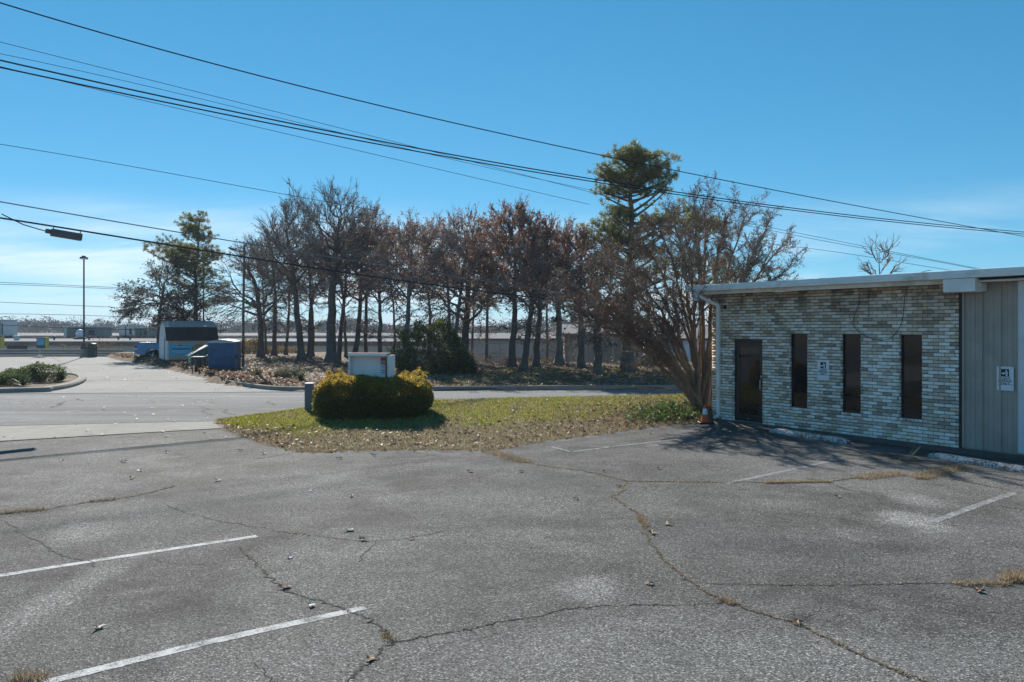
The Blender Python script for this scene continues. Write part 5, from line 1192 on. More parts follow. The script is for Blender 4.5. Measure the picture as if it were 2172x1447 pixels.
MB().prism([(-0.75, -0.16), (-0.70, -0.10), (-0.4, -0.20), (-0.4, -0.29), (-0.6, -0.26)], 'y', -0.12, 0.12).build('lamp_head', M_RUST, t, (0, 0, Ht))
a2 = G(520, 797); tag(MB().box(-0.08, 0.08, -0.004, 0.004, 0.18, 0.44).tube([(0, 0.01, 0), (0, 0.01, 0.4)], 0.01, 5).build('marker_sign', simple('faded_sign', (0.62, 0.65, 0.64), 0.6), None, (a2[0], a2[1], 0.05)), 'small white marker sign at the foot of the rusty lamp pole', 'sign')
# far street lamp arm at the left border
a = ((-8-CX)/FPX*150, 150); t = thing('street_lamp', 'distant curved street lamp arm at the left border', 'street lamp', (a[0], a[1], -2.4)); z_ = ztop(672, 150)+2.4
MB().tube([(0, 0, 0), (0, 0, z_-0.9), (0.5, 0, z_-0.2), (1.4, 0, z_), (1.9, 0, z_)], 0.07, 6).build('pole', M_GALV, t); MB().box(1.5, 2.1, -0.12, 0.12, z_-0.08, z_+0.05).build('lamp_head', M_DKMET, t)

# litter bin, menu boards
a = G(194.5, 757.5); t = thing('litter_bin', 'dark green litter bin with hooded top beside the tall lamp post', 'litter bin', (a[0]+0.05, a[1], 0)); M_BIN = simple('bin_green', (0.05, 0.058, 0.05), 0.6, var=0.15)
MB().prism([(-0.27, 0), (0.27, 0), (0.30, 0.78), (-0.30, 0.78)], 'y', -0.27, 0.27).build('body', M_BIN, t, bevel=0.02)
MB().prism([(-0.33, 0.78), (0.33, 0.78), (0.31, 0.86), (-0.31, 0.86)], 'y', -0.32, 0.32).build('rim', M_BIN, t)
MB().prism([(-0.28, 0.86), (-0.22, 1.08), (-0.08, 1.14), (0.08, 1.14), (0.22, 1.08), (0.28, 0.86)], 'y', -0.26, 0.26).build('hood', M_BIN, t); MB().box(-0.18, 0.18, -0.27, -0.262, 0.9, 1.05).build('opening', M_BLACK, t)
M_YEL = simple('menu_yellow', (0.52, 0.42, 0.06), 0.5, var=0.08)
def poster_mat():
    t = NT('menu_poster'); v = t.coord('Generated'); s = t.node('ShaderNodeSeparateXYZ'); t.link(v, s.inputs[0])
    sky_ = t.ramp(s.outputs['Z'], [(0.0, (0.03, 0.05, 0.05)), (0.28, (0.05, 0.08, 0.08)), (0.32, (0.10, 0.35, 0.50)), (1.0, (0.05, 0.28, 0.48))])
    m = t.mix(0.5, v, v); n_ = t.node('ShaderNodeVectorMath', operation='DISTANCE'); t.link(v, n_.inputs[0]); n_.inputs[1].default_value = (0.62, 0.5, 0.52)
    d = t.ramp(n_.outputs['Value'], [(0.24, 1.0), (0.27, 0.0)]); food = t.ramp(t.noise(v, 4, 4, 0.6), [(0.4, (0.40, 0.05, 0.03)), (0.55, (0.45, 0.16, 0.05)), (0.7, (0.42, 0.30, 0.10))])
    t.base(t.mix(d, sky_, food)); t.set(Roughness=0.35); return t.m
M_POST = poster_mat()
def menu_board(label, px0, px1, py0, py1, base_py, pxp):
    a = G(pxp, base_py); Y = a[1]; t = thing('menu_board', label, 'sign board', (a[0], Y, 0)); x0, x1 = (px0-pxp)/FPX*Y, (px1-pxp)/FPX*Y; z0, z1 = ztop(py1, Y), ztop(py0, Y)
    MB().box(x0, x1, -0.06, 0.10, z0, z1).build('cabinet', M_DKMET, t, bevel=0.01); MB().box(x0+0.05, x1-0.05, -0.068, -0.061, z0+0.06, z1-0.06).build('poster', M_POST, t)
    MB().box(x1+0.005, x1+0.15, -0.06, 0.25, z0-0.03, z1+0.02).build('yellow_side', M_YEL, t)
    MB().tube([(0, 0.02, 0.0), (0, 0.02, z0)], 0.055, 8).build('post', M_GALV, t); MB().box(-0.14, 0.14, -0.12, 0.16, 0.0, 0.08).build('foot', M_GALV, t)
menu_board('menu board with blue food poster and yellow side on a single post', 78, 96.5, 716.5, 739, 757, 85)
menu_board('menu board cut off by the left edge of the photograph with yellow side', -18, 1.5, 715, 739, 758, -9)

# ------------------------------------------------------------------ gambrel shed with banner
a = G(354.6, 775.0); SA = math.radians(31); Ls, Ds = 3.05, 3.5
sh = thing('garden_shed', 'small gambrel roofed shed with dark shingle sides and grey boarded walls', 'shed', (a[0], a[1], 0), SA)
M_SHW = simple('grey_lilac_siding', (0.70, 0.66, 0.62), 0.8, var=0.08, scale=1.5); M_SHF = simple('tan_plywood', (0.52, 0.42, 0.32), 0.85, var=0.15, scale=1.2)
M_SHG1 = simple('sunlit_grey_shingle', (0.42, 0.37, 0.33), 0.9, var=0.25, scale=8); M_SHG2 = simple('black_shingle', (0.028, 0.030, 0.032), 0.85, var=0.35, scale=8); M_WTRIM = simple('white_trim', (0.72, 0.73, 0.74), 0.6, var=0.06)  # upper roof grey lightened in colour to stand for sun on the low pitch
ze, zb_, zr = 1.62, 2.42, 2.80
prof = [(0, 0.05), (Ds, 0.05), (Ds, ze), (Ds-0.42, zb_), (Ds/2, zr-0.03), (0.42, zb_), (0, ze)]
for k, x in enumerate((0.0, Ls-0.06)): MB().prism(prof, 'x', x, x+0.06).build('gable_wall', M_SHW, sh)
gw = bpy.data.objects[sh.children[0].name]
for k in range(10):
    y = 0.12+Ds/10.5*k; zt_ = np.interp(y, [0, 0.42, Ds/2, Ds-0.42, Ds], [ze, zb_, zr, zb_, ze])-0.05; MB().box(-0.012, -0.001, y, y+0.02, 0.08, float(zt_)).build('batten', M_SHW, gw)
MB().box(0.06, Ls-0.06, 0.0, 0.06, 0.05, ze).build('long_wall', M_SHF, sh); MB().box(0.06, Ls-0.06, Ds-0.06, Ds, 0.05, ze).build('long_wall', M_SHF, sh)
for x in (-0.035, Ls-0.075): MB().box(x, x+0.11, -0.03, -0.001, 0.05, ze-0.02).build('corner_board', M_WTRIM, sh)
def slab(y0, z0, y1, z1, name, mat, rows):
    n = Vector((0, y1-y0, z1-z0)); L = n.length; n /= L; up = Vector((0, -n.z, n.y)); up = up if up.z > 0 else -up
    base = MB().prism([(y0, z0), (y1, z1), (y1+up.y*0.03, z1+up.z*0.03), (y0+up.y*0.03, z0+up.z*0.03)], 'x', -0.08, Ls+0.08).build(name, mat, sh)
    for r in range(rows):
        p = Vector((0, y0, z0))+n*(L*r/rows); q = p+n*(L/rows*1.12)
        nt = 9
        for k in range(nt):
            x0 = -0.08+(Ls+0.16)*(k+(0.0 if r % 2 else 0.0))/nt
            w = (Ls+0.16)/nt
            MB().prism([(p.y+up.y*0.045, p.z+up.z*0.045), (q.y+up.y*0.031, q.z+up.z*0.031), (p.y+up.y*0.031, p.z+up.z*0.031)], 'x', x0+0.004, x0+w-0.004).build('shingle', mat, base)
slab(-0.07, ze-0.06, 0.40, zb_+0.0, 'lower_roof', M_SHG2, 6); slab(0.36, zb_+0.01, Ds/2, zr, 'upper_roof', M_SHG1, 5)
slab(Ds+0.07, ze-0.06, Ds-0.40, zb_, 'lower_roof', M_SHG2, 3); slab(Ds-0.36, zb_+0.01, Ds/2, zr, 'upper_roof', M_SHG1, 3)
dd = MB().box(-0.05, -0.013, 1.0, 2.5, 0.12, 1.75).build('door', M_SHW, sh)
for y in (0.93, 1.71, 2.5): MB().box(-0.07, -0.051, y, y+0.09, 0.1, 1.8).build('door_trim', M_WTRIM, dd)
for z in (0.1, 0.7, 1.2, 1.72): MB().box(-0.068, -0.0515, 1.02, 2.5, z, z+0.08).build('door_trim', M_WTRIM, dd)
# banner with a burger picture on the long wall (tied at the corners)
M_BAN = simple('banner_blue', (0.07, 0.46, 0.62), 0.5, var=0.10, scale=1.0); M_NAVY = simple('banner_navy', (0.012, 0.07, 0.18), 0.5); M_PALE = simple('banner_pale', (0.42, 0.55, 0.72), 0.5)
bn = thing('banner', 'blue advertising banner with a burger picture on the shed wall', 'banner', (a[0], a[1], 0), SA)
zb0, zb1 = ztop(752.5, 53), ztop(730, 53); bx0, bx1 = 0.12, 2.72; bz = zb1-zb0
MB().box(bx0, bx1, -0.012, -0.006, zb0, zb1).build('sheet', M_BAN, bn)
def flat(pts, name, mat, d): MB().prism([(bx0+u*(bx1-bx0), zb0+v*bz) for u, v in pts], 'y', -0.012-d-0.002, -0.012-d).build(name, mat, bn)
rect = lambda u0, u1, v0, v1: [(u0, v0), (u1, v0), (u1, v1), (u0, v1)]
flat(rect(0.19, 0.34, 0.76, 0.96), 'logo_plate', M_PALE, 0.002); flat(rect(0.205, 0.325, 0.83, 0.93), 'logo_bar', M_RED, 0.005)
u = 0.06
while u < 0.47: w = R.uniform(0.016, 0.03); flat(rect(u, u+w, 0.47, 0.60), 'lettering', M_NAVY, 0.002); u += w+0.007
for v, u0, u1 in ((0.31, 0.06, 0.45), (0.15, 0.14, 0.40)):
    u = u0
    while u < u1: w = R.uniform(0.013, 0.026); flat(rect(u, u+w, v, v+0.11), 'lettering', M_PALE, 0.002); u += w+0.009
el = lambda cu, cv, ru, rv, a0=0, a1=2*math.pi, n=18: [(cu+ru*math.cos(a0+(a1-a0)*k/n), cv+rv*math.sin(a0+(a1-a0)*k/n)) for k in range(n+(0 if a1-a0 > 6.2 else 1))]
M_BUN = simple('bun', (0.48, 0.22, 0.08), 0.5, var=0.25, scale=4); M_LET = simple('lettuce', (0.25, 0.32, 0.07), 0.5, var=0.4, scale=7); M_PAT = simple('patty', (0.12, 0.04, 0.025), 0.5, var=0.3, scale=6); M_CHS = simple('cheese', (0.55, 0.34, 0.06), 0.5, var=0.1); M_TOM = simple('tomato', (0.36, 0.04, 0.03), 0.5)
flat(el(0.745, 0.52, 0.235, 0.50, 0, math.pi), 'burger_bun', M_BUN, 0.002); flat(el(0.75, 0.46, 0.25, 0.14), 'burger_lettuce', M_LET, 0.005); flat(el(0.75, 0.36, 0.22, 0.06), 'burger_tomato', M_TOM, 0.008); flat(el(0.745, 0.29, 0.235, 0.10), 'burger_patty', M_PAT, 0.011); flat(el(0.75, 0.20, 0.22, 0.07), 'burger_cheese', M_CHS, 0.014); flat(el(0.745, 0.14, 0.22, 0.12, math.pi, 2*math.pi), 'burger_bun', M_BUN, 0.017); flat(el(0.955, 0.80, 0.035, 0.13), 'price_dot', simple('banner_mid', (0.02, 0.14, 0.40), 0.5), 0.002)

# ------------------------------------------------------------------ dumpsters and drums
M_GRN = simple('dumpster_green', (0.05, 0.12, 0.10), 0.6, var=0.2, scale=2, grime=(0.10, 0.10, 0.08)); M_GRNL = simple('faded_green', (0.36, 0.40, 0.31), 0.7, var=0.15, scale=2)
a = G(400, 788); gd = thing('green_dumpster', 'green slant top dumpster standing before the shed banner', 'dumpster', (a[0]-0.05, a[1]+0.5, 0), math.radians(28))
W_ = 1.25; MB().prism([(0, 0.1), (1.05, 0.1), (1.05, 1.32), (0.85, 1.34), (0, 0.82)], 'y', 0.0, W_).build('body', M_GRN, gd, bevel=0.01)
MB().box(-0.012, -0.001, 0.02, W_-0.02, 0.12, 0.80).build('front_panel', M_GRNL, gd)
MB().prism([(-0.12, 0.80), (0.44, 1.13), (0.43, 1.17), (-0.13, 0.845)], 'y', -0.03, W_+0.03).build('lid', simple('pale_plastic_lid', (0.42, 0.42, 0.36), 0.6, var=0.2, scale=3), gd)
MB().prism([(0.45, 1.12), (0.92, 1.38), (0.9, 1.42), (0.44, 1.165)], 'y', -0.03, W_+0.03).build('lid', MATS['pale_plastic_lid'], gd)
for z in (0.42, 0.58):
    for y in (-0.05, W_+0.005): MB().box(-0.1, 0.25, y, y+0.045, z, z+0.06).build('fork_pocket', M_DKMET, gd)
for x in (0.1, 0.9): MB().box(x-0.05, x+0.05, 0.1, W_-0.1, 0, 0.1).build('skid', M_DKMET, gd)
M_DRUM = simple('dark_drum', (0.045, 0.036, 0.036), 0.55, var=0.3, scale=4, grime=(0.09, 0.045, 0.03))
def drum(label, px, py, h, r, frame):
    a = G(px, py); t = thing('steel_drum', label, 'drum', (a[0], a[1]+0.3, 0), 0, 'drums by the dumpsters')
    MB().lathe([(r, 0.02), (r, h*0.30), (r+0.012, h*0.32), (r, h*0.34), (r, h*0.62), (r+0.012, h*0.64), (r, h*0.66), (r, h*0.92), (r*0.96, h*0.93)], 20).build('barrel', M_DRUM, t, smooth=False)
    if frame:
        for x in (-r-0.05, r+0.05):
            for y in (-r-0.03, r+0.03): MB().box(x-0.02, x+0.02, y-0.02, y+0.02, 0, h).build('frame_post', M_DKMET, t)
        MB().box(-r-0.1, r+0.1, -r-0.08, r+0.08, h, h+0.05).build('tray', simple('scrap_grey', (0.35, 0.34, 0.33), 0.7, var=0.3, scale=8), t)
        MB().box(-r-0.07, r+0.07, -r-0.06, -r-0.03, 0.02, 0.07).build('frame_rail', M_DKMET, t)
drum('dark steel drum in a frame between green and blue dumpsters', 416.5, 793, 0.84, 0.20, True)
drum('rust brown drum half hidden beside the blue dumpster', 440, 791, 0.80, 0.17, True)
a = G(470, 796); M_BLU = simple('dumpster_blue', (0.014, 0.09, 0.20), 0.5, var=0.22, scale=2.2, grime=(0.02, 0.045, 0.11), spec=0.4); M_BLUL = simple('dumpster_blue_grey', (0.16, 0.20, 0.30), 0.6, var=0.2, scale=2)
bd = thing('blue_dumpster', 'tall dark blue front load dumpster with pale domed lid', 'dumpster', (a[0], a[1]+0.1, 0.02), math.radians(8))
wv = (513-459)/FPX*a[1]; xL = -wv/2-0.05
MB().prism([(0.10, 0.06), (1.70, 0.06), (1.82, 0.6), (1.82, 1.60), (0, 1.60), (0, 0.55)], 'x', xL, xL+wv).build('body', M_BLU, bd, bevel=0.012)
MB().prism([(xL+0.0, 1.602)]+[(xL+wv*k/10, 1.602+0.07+0.10*math.sin(math.pi*k/10)) for k in range(11)]+[(xL+wv, 1.602)], 'y', -0.04, 1.86).build('lid', simple('lid_grey', (0.40, 0.43, 0.46), 0.5, var=0.15), bd)
MB().box(xL-0.012, xL-0.001, 0.10, 1.70, 0.6, 1.58).build('side_panel', M_BLUL, bd)
for z, h_ in ((0.92, 0.10), (0.70, 0.06)): MB().box(xL-0.02, xL+wv+0.02, -0.05, -0.001, z, z+h_).build('rib', M_BLU, bd)
MB().box(xL-0.16, xL-0.013, 0.35, 1.5, 0.82, 0.98).build('fork_pocket', M_BLU, bd); MB().box(xL+wv+0.001, xL+wv+0.14, 0.35, 1.5, 0.82, 0.98).build('fork_pocket', M_BLU, bd)
MB().box(xL-0.018, xL-0.0125, 0.6, 1.25, 1.02, 1.42).build('notice', simple('notice_white', (0.62, 0.68, 0.74), 0.5), bd)
MB().box(xL+0.1, xL+wv*0.6, -0.062, -0.051, 0.76, 0.775).build('shadow_slot', M_BLACK, bd)
for x in (xL+0.15, xL+wv-0.15): MB().box(x-0.06, x+0.06, 0.15, 1.65, -0.01, 0.06).build('skid', M_DKMET, bd)
tag(MB().box(-1.35, 1.05, -0.5, 2.4, 0, 0.02).build('concrete_pad', M_KERB, None, (a[0]-0.05, a[1]+0.1, 0.002)), kind='structure')

# ------------------------------------------------------------------ pickup parked behind the shed
M_TRK = simple('truck_blue', (0.012, 0.24, 0.46), 0.25, var=0.05, scale=1, spec=0.6); M_TYRE = simple('tyre', (0.016, 0.016, 0.017), 0.9, var=0.2); M_CHR = simple('chrome', (0.62, 0.62, 0.62), 0.2, 0.9, var=0.05)
a = G(300, 769.5); tk = thing('pickup_truck', 'blue pickup truck with chrome rear bumper parked behind the shed', 'truck', (a[0]-0.95, a[1]+1.0, 0), math.radians(17))
def arch(cx, r, z0, n=9): return [(cx+r*math.cos(math.pi-math.pi*k/n), z0+r*math.sin(math.pi-math.pi*k/n)) for k in range(n+1)]
side = [(0, 0.62)]+[(0.45, 0.50)]+arch(1.17, 0.47, 0.46)+[(1.75, 0.42)]+[(3.9, 0.42)]+arch(4.72, 0.47, 0.46)+[(5.35, 0.48), (5.65, 0.62), (5.68, 1.05), (5.45, 1.18), (4.15, 1.25), (2.05, 1.32), (0.02, 1.32)]
MB().prism(side, 'y', 0.0, 1.95).build('body', M_TRK, tk, bevel=0.02)
MB().prism([(2.05, 1.32), (2.15, 1.85), (2.45, 1.92), (3.55, 1.90), (4.20, 1.25)], 'y', 0.12, 1.83).build('cab', M_TRK, tk, bevel=0.03)
for x0, x1 in ((2.30, 2.92), (3.0, 3.72)): MB().prism([(x0, 1.36), (x0+0.04, 1.80), (x1-0.06 if x1 < 3 else x1-0.28, 1.80), (x1, 1.36)], 'y', 0.105, 0.119).build('side_window', M_GLASS, tk)
MB().box(-0.10, 0.02, 0.05, 1.90, 0.40, 0.64).build('rear_bumper', M_CHR, tk, bevel=0.03); MB().box(-0.02, -0.001, 0.30, 1.65, 0.68, 1.28).build('tailgate', M_TRK, tk, bevel=0.01); MB().box(-0.035, -0.021, 0.75, 1.2, 0.92, 1.02).build('tailgate_handle', M_DKMET, tk)
for y in (-0.012, 1.80):
    l_ = MB().box(-0.015, 0.20, y, y+0.162, 0.84, 1.16).build('tail_light', simple('red_lens', (0.42, 0.03, 0.03), 0.25), tk, bevel=0.015); MB().box(-0.02, 0.19, y-0.004, y+0.166, 0.86, 0.98).build('reverse_lens', simple('clear_lens', (0.68, 0.66, 0.62), 0.25), l_)
MB().box(0.1, 1.95, 0.06, 1.89, 1.325, 1.36).build('bed_cover', M_DKMET, tk); MB().box(0.3, 5.3, 0.25, 1.7, 0.30, 0.5).build('chassis', M_DKMET, tk)
def wheel(x, y):
    w = MB().lathe([(0.30, -0.12), (0.385, -0.11), (0.405, -0.06), (0.405, 0.06), (0.385, 0.11), (0.30, 0.12)], 24).xf(Matrix.Translation((x, y, 0.405)) @ Matrix.Rotation(math.pi/2, 4, 'X')).build('wheel', M_TYRE, tk)
    rim = MB().lathe([(0.27, -0.11), (0.27, 0.105), (0.24, 0.11), (0.22, 0.09), (0.02, 0.085)], 20).xf(Matrix.Translation((x, y, 0.405)) @ Matrix.Rotation(math.pi/2, 4, 'X')).build('rim', M_DKMET, w)
    sp_ = MB()
    for k in range(5):
        a_ = 2*math.pi*k/5; sp_.tube([(x, y-0.11, 0.405), (x+0.25*math.cos(a_), y-0.115, 0.405+0.25*math.sin(a_))], 0.036, 6)
    sp_.build('spokes', M_CHR, w)
for x in (1.17, 4.72):
    for y in (0.12, 1.83): wheel(x, y)

# ------------------------------------------------------------------ white sign cabinet in the hedge, pedestal
M_CAB = simple('sign_cabinet_white', (0.84, 0.83, 0.80), 0.6, var=0.06, scale=1.5, grime=(0.52, 0.50, 0.44)); M_RST = simple('rust', (0.25, 0.085, 0.03), 0.9, var=0.5, scale=5, grime=(0.50, 0.45, 0.38))
YS = 21.1; x0, x1 = (737-CX)/FPX*YS, (822-CX)/FPX*YS; zt = ztop(749, YS); z0_ = 0.38
sg = thing('sign_cabinet', 'empty white metal sign cabinet with rust streaks standing in the hedge', 'sign', ((x0+x1)/2, YS, 0.25), math.radians(-14)); w = (x1-x0)/2*1.03; zt -= 0.25
MB().box(-w, w, 0.22, 0.30, z0_, zt-0.04).build('back_panel', M_CAB, sg); MB().box(-w, -w+0.03, 0.0, 0.219, z0_, zt-0.04).build('side', M_CAB, sg); MB().box(w-0.03, w, 0.0, 0.219, z0_, zt-0.04).build('side', M_RST, sg)
MB().box(-w-0.01, w+0.01, -0.02, 0.32, zt-0.039, zt).build('top', M_RST, sg); MB().box(-w-0.005, w+0.005, -0.03, -0.021, zt-0.07, zt-0.005).build('top_edge', M_CAB, sg); MB().box(-w, w, 0.0, 0.32, z0_-0.05, z0_).build('bottom', M_CAB, sg)
MB().box(w+0.001, w+0.10, 0.02, 0.31, z0_, zt-0.05).build('end_cabinet', M_CAB, sg); MB().box(w-0.032, w+0.0, -0.012, -0.001, z0_, zt-0.075).build('rust_streak', M_RST, sg)
for x in (-w*0.6, w*0.6): MB().box(x-0.05, x+0.05, 0.1, 0.2, -0.3, z0_-0.05).build('post', M_DKMET, sg)
pl = lambda z0, z1, m, d, x0=0.27, x1=0.42: MB().box(x0, x1, 0.214-d, 0.219-d, z0, z1).build('notice', m, sg)
M_NRED = simple('notice_red', (0.38, 0.06, 0.07), 0.5, var=0.15, scale=8); zz = zt-0.12
pl(zz-0.17, zz, M_NRED, 0.0); pl(zz-0.28, zz-0.172, simple('notice_lilac', (0.62, 0.56, 0.64), 0.5), 0.0); pl(zz-0.44, zz-0.282, M_SIGNW, 0.0)
for z in (zz-0.34, zz-0.40): 
    for q in range(4): pl(z, z+0.022, M_INK, 0.007, 0.285+0.031*q, 0.308+0.031*q)
for z in (zz-0.10, zz-0.14): pl(z, z+0.014, M_SIGNW, 0.007, 0.29, 0.40)
yp = 21.95; xp = (656-CX)/FPX*yp; zp0 = 0.18; tp__ = ztop(812.5, yp)
pd = thing('utility_pedestal', 'grey square utility pedestal left of the hedge at the road edge', 'utility box', (xp, yp, zp0)); M_PED = simple('pedestal_grey', (0.16, 0.175, 0.20), 0.6, var=0.1, scale=2)
MB().box(-0.105, 0.105, -0.09, 0.09, -0.1, tp__-zp0-0.03).build('body', M_PED, pd, bevel=0.008); MB().box(-0.12, 0.12, -0.105, 0.105, tp__-zp0-0.031, tp__-zp0).build('cap', simple('pedestal_cap', (0.40, 0.42, 0.44), 0.5), pd, bevel=0.008); MB().box(-0.05, 0.05, -0.096, -0.0905, 0.1, tp__-zp0-0.1).build('door', M_PED, pd)

# ------------------------------------------------------------------ overhead wires
M_WB = simple('black_wire', (0.012, 0.013, 0.015), 0.5, var=0.2, spec=0.5); M_WG = simple('grey_wire', (0.20, 0.21, 0.22), 0.5, 0.3, var=0.2)
def wire(label, pts, r, plan, mat=None, name='overhead_wire', n=40):
    """pts: pixels left to right; plan: (X at left, Y at left, slope dY/dX)"""
    X0, Y0, m = plan; xs = [p[0] for p in pts]; ys = [p[1] for p in pts]
    co = np.polyfit(xs, ys, min(3, len(pts)-1)); out = []
    for px in np.linspace(xs[0]-260, xs[-1]+(220 if xs[-1] > 2100 else 0), n):
        k = (px-CX)/FPX; s = (k*Y0-X0)/(1-k*m)
        X, Y = X0+s, Y0+m*s
        yy = float(np.polyval(co, px)) if xs[0] <= px <= xs[-1] else float(np.polyval(co, np.clip(px, xs[0], xs[-1]))+np.polyval(np.polyder(co), np.clip(px, xs[0], xs[-1]))*(px-np.clip(px, xs[0], xs[-1])))
        out.append((X, Y, CAMH-(yy-HY)/FPX*Y))
    b = out[0]; o = MB().tube([tuple(Vector(q)-Vector(b)) for q in out], r, 6).build(name, mat or M_WB, None, b); tag(o, label, 'wire', 'overhead wires'); return out
PL = lambda Y: (-CX/FPX*Y, Y, 0.60)
wire('topmost thick black wire from the upper left corner to the right edge', [(0, 5), (540, 162), (1086, 284), (1640, 402), (1830, 443), (2000, 472), (2172, 499)], 0.0055, PL(6.6))
wire('upper of the two thick black wires across the middle of the sky', [(0, 128), (350, 205), (640, 268), (1086, 352), (1500, 413), (1870, 468), (2172, 491)], 0.006, PL(6.2))
wire('lower of the two thick black wires across the middle of the sky', [(0, 143), (350, 216), (640, 277), (1086, 357), (1500, 418), (1870, 473), (2172, 495)], 0.0055, PL(6.0))
wire('thin wire above the pair of thick wires', [(0, 89), (350, 178), (700, 266), (1000, 343), (1300, 420)], 0.009, PL(26.0))
wire('thin wire just above the upper thick wire at the left', [(0, 114), (350, 192), (640, 262), (900, 323), (1086, 369), (1300, 412)], 0.008, PL(25.0))
wire('thin wire just below the lower thick wire', [(0, 141), (350, 225), (640, 290), (1086, 397), (1250, 433)], 0.009, PL(25.5))
wire('thin single wire running to the crown of the tallest oak', [(0, 306), (300, 357), (575, 407), (800, 447)], 0.010, PL(27.0))
wire('grey wire above the cable that carries the metal splice box', [(0, 428), (340, 487), (520, 515), (700, 545), (900, 578), (1100, 605), (1230, 626)], 0.017, PL(23.3), M_WG)
cab = wire('thick cable that carries the metal splice box', [(0, 462), (200, 495), (520, 545), (700, 573), (900, 603), (1100, 627), (1225, 640)], 0.026, PL(22.7))
for k, (lb, pts) in enumerate((('upper of two close far wires beyond the parking lamp post', [(0, 599), (265, 611)]), ('lower of two close far wires beyond the parking lamp post', [(0, 603), (265, 614)]), ('single far wire below the close pair beyond the lamp post', [(0, 641), (245, 652)]), ('lowest far wire over the treeline beyond the lamp post', [(0, 666), (280, 673)]))):
    wire(lb, pts+[(420, pts[1][1]+8)], 0.022, (-CX/FPX*75, 75, 0.35))
wire('sagging wire just above the far flat roof', [(0, 689), (150, 696), (330, 700), (480, 701)], 0.03, (-CX/FPX*74, 74, 0.2))
for k, (lb, pts) in enumerate((('upper far wire of three over the brick building roof', [(1680, 492), (1860, 528), (2040, 563), (2120, 578)]), ('middle far wire of three over the brick building roof', [(1700, 502), (1860, 532), (2040, 565), (2110, 579)]), ('lowest far wire of three over the brick building roof', [(1690, 524), (1860, 548), (2000, 571), (2060, 580)]))):
    X0 = (1680-CX)/FPX*48; wire(lb, pts, 0.012, (X0, 48, -0.3), M_WB)
# splice box on the cable
YB = 24.3; c0 = Vector(P(141, 498, YB)); d = (Vector(P(176, 505, YB+0.3))-Vector(P(105, 493, YB-0.3))).normalized()
sb = thing('splice_box', 'grey metal splice enclosure hanging below the thick cable at upper left', 'cable box', c0, 0, None); q = d.to_track_quat('X', 'Z').to_euler(); M_SPL = simple('splice_grey', (0.13, 0.12, 0.115), 0.5, 0.2, var=0.12, scale=3)
ln = 0.82; MB().prism([(-0.09, -0.11), (0.09, -0.11), (0.11, -0.02), (0.09, 0.10), (-0.09, 0.10), (-0.11, -0.02)], 'x', -ln/2, ln/2).build('case', M_SPL, sb, rot=q, bevel=0.012)
MB().prism([(-0.06, -0.05), (0.06, -0.05), (0.06, 0.07), (-0.06, 0.07)], 'x', -ln/2-0.14, -ln/2).build('neck', M_SPL, sb, rot=q)
for x in (-0.36, 0.36): MB().tube([(x, 0, 0.09), (x, 0, 0.20)], 0.014, 6).build('hanger', M_DKMET, sb, rot=q)
e0 = Vector((-ln/2-0.13, 0, 0.0)); pts = [e0, e0+Vector((-0.25, 0, 0.03)), e0+Vector((-0.6, 0, 0.08)), e0+Vector((-0.95, 0, 0.20)), e0+Vector((-1.15, 0, 0.27))]
MB().tube(pts, 0.016, 6).build('cable_tail', M_WB, sb, rot=q)
# ------------------------------------------------------------------ grass, leaf litter, fallen leaves
def lawn_z(X, Y):
    """height of the lawn mesh near a point (nearest vertex)"""
    return None
g = np.random.default_rng(3)
n = 70000; px = g.uniform(460, 1530, n); tt = g.random(n)**0.9
LVp = np.array([lawn_pt(p_, t_) for p_, t_ in zip(px, tt*1.12)])
hsh = 0.5+0.5*np.sin(px*0.013+2)*np.sin(tt*5+px*0.02)
green = smooth01((tt-0.16-0.14*hsh)/0.26)*(1-0.75*smooth01((px-1120)/260)*(1-0.6*tt))*(0.62+0.38*np.clip(1.6*np.sin(px*0.031+tt*7)*np.sin(px*0.017-tt*11)+0.8, 0, 1))
colG = pick(g, n, [(0.25, 0.26, 0.035), (0.33, 0.31, 0.05), (0.19, 0.22, 0.03), (0.38, 0.33, 0.07)], 0.2); colT = pick(g, n, [(0.34, 0.26, 0.15), (0.28, 0.21, 0.12), (0.40, 0.32, 0.20), (0.21, 0.155, 0.095)], 0.2)
useg = (g.random(n) < green)[:, None]; col = np.where(useg, colG, colT)
hgt = np.where(useg[:, 0], g.uniform(0.03, 0.075, n), g.uniform(0.02, 0.06, n)); az = g.uniform(0, 6.28, n); lean = g.uniform(0.1, 1.0, n)+np.where(useg[:, 0], 0, 0.4)
sd = np.stack([np.cos(az), np.sin(az), 0*az], 1); ld = np.stack([-np.sin(az)*lean, np.cos(az)*lean, np.ones(n)], 1)
w = 0.008
V = np.stack([LVp-sd*w, LVp+sd*w, LVp+ld*hgt[:, None]], 1).reshape(-1, 3); F = np.arange(3*n).reshape(-1, 3)
tag(obj('lawn_grass', npmesh('lawn_grass', V, F, col), leafmat('grass_blade', 0.45, 0.7, 0.1)), 'short winter grass, green by the road and straw coloured near the asphalt', 'grass', kind='stuff')
LITTER = [(0.20, 0.125, 0.075), (0.15, 0.085, 0.05), (0.26, 0.18, 0.12), (0.11, 0.055, 0.035), (0.30, 0.235, 0.18), (0.17, 0.10, 0.07)]
n = 2000; px = g.uniform(460, 1525, n); tt = g.beta(1.1, 2.4, n)
cl = g.random(n) < 0.35; px = np.where(cl, g.normal(1330, 90, n), px); tt = np.where(cl, np.clip(g.normal(0.45, 0.2, n), 0.02, 1), tt); px = np.clip(px, 460, 1525)
pts = np.array([lawn_pt(p_, t_) for p_, t_ in zip(px, tt)])+np.array([0, 0, 0.035])
dirs = g.normal(0, 1, (n, 3)); dirs[:, 2] *= 0.25
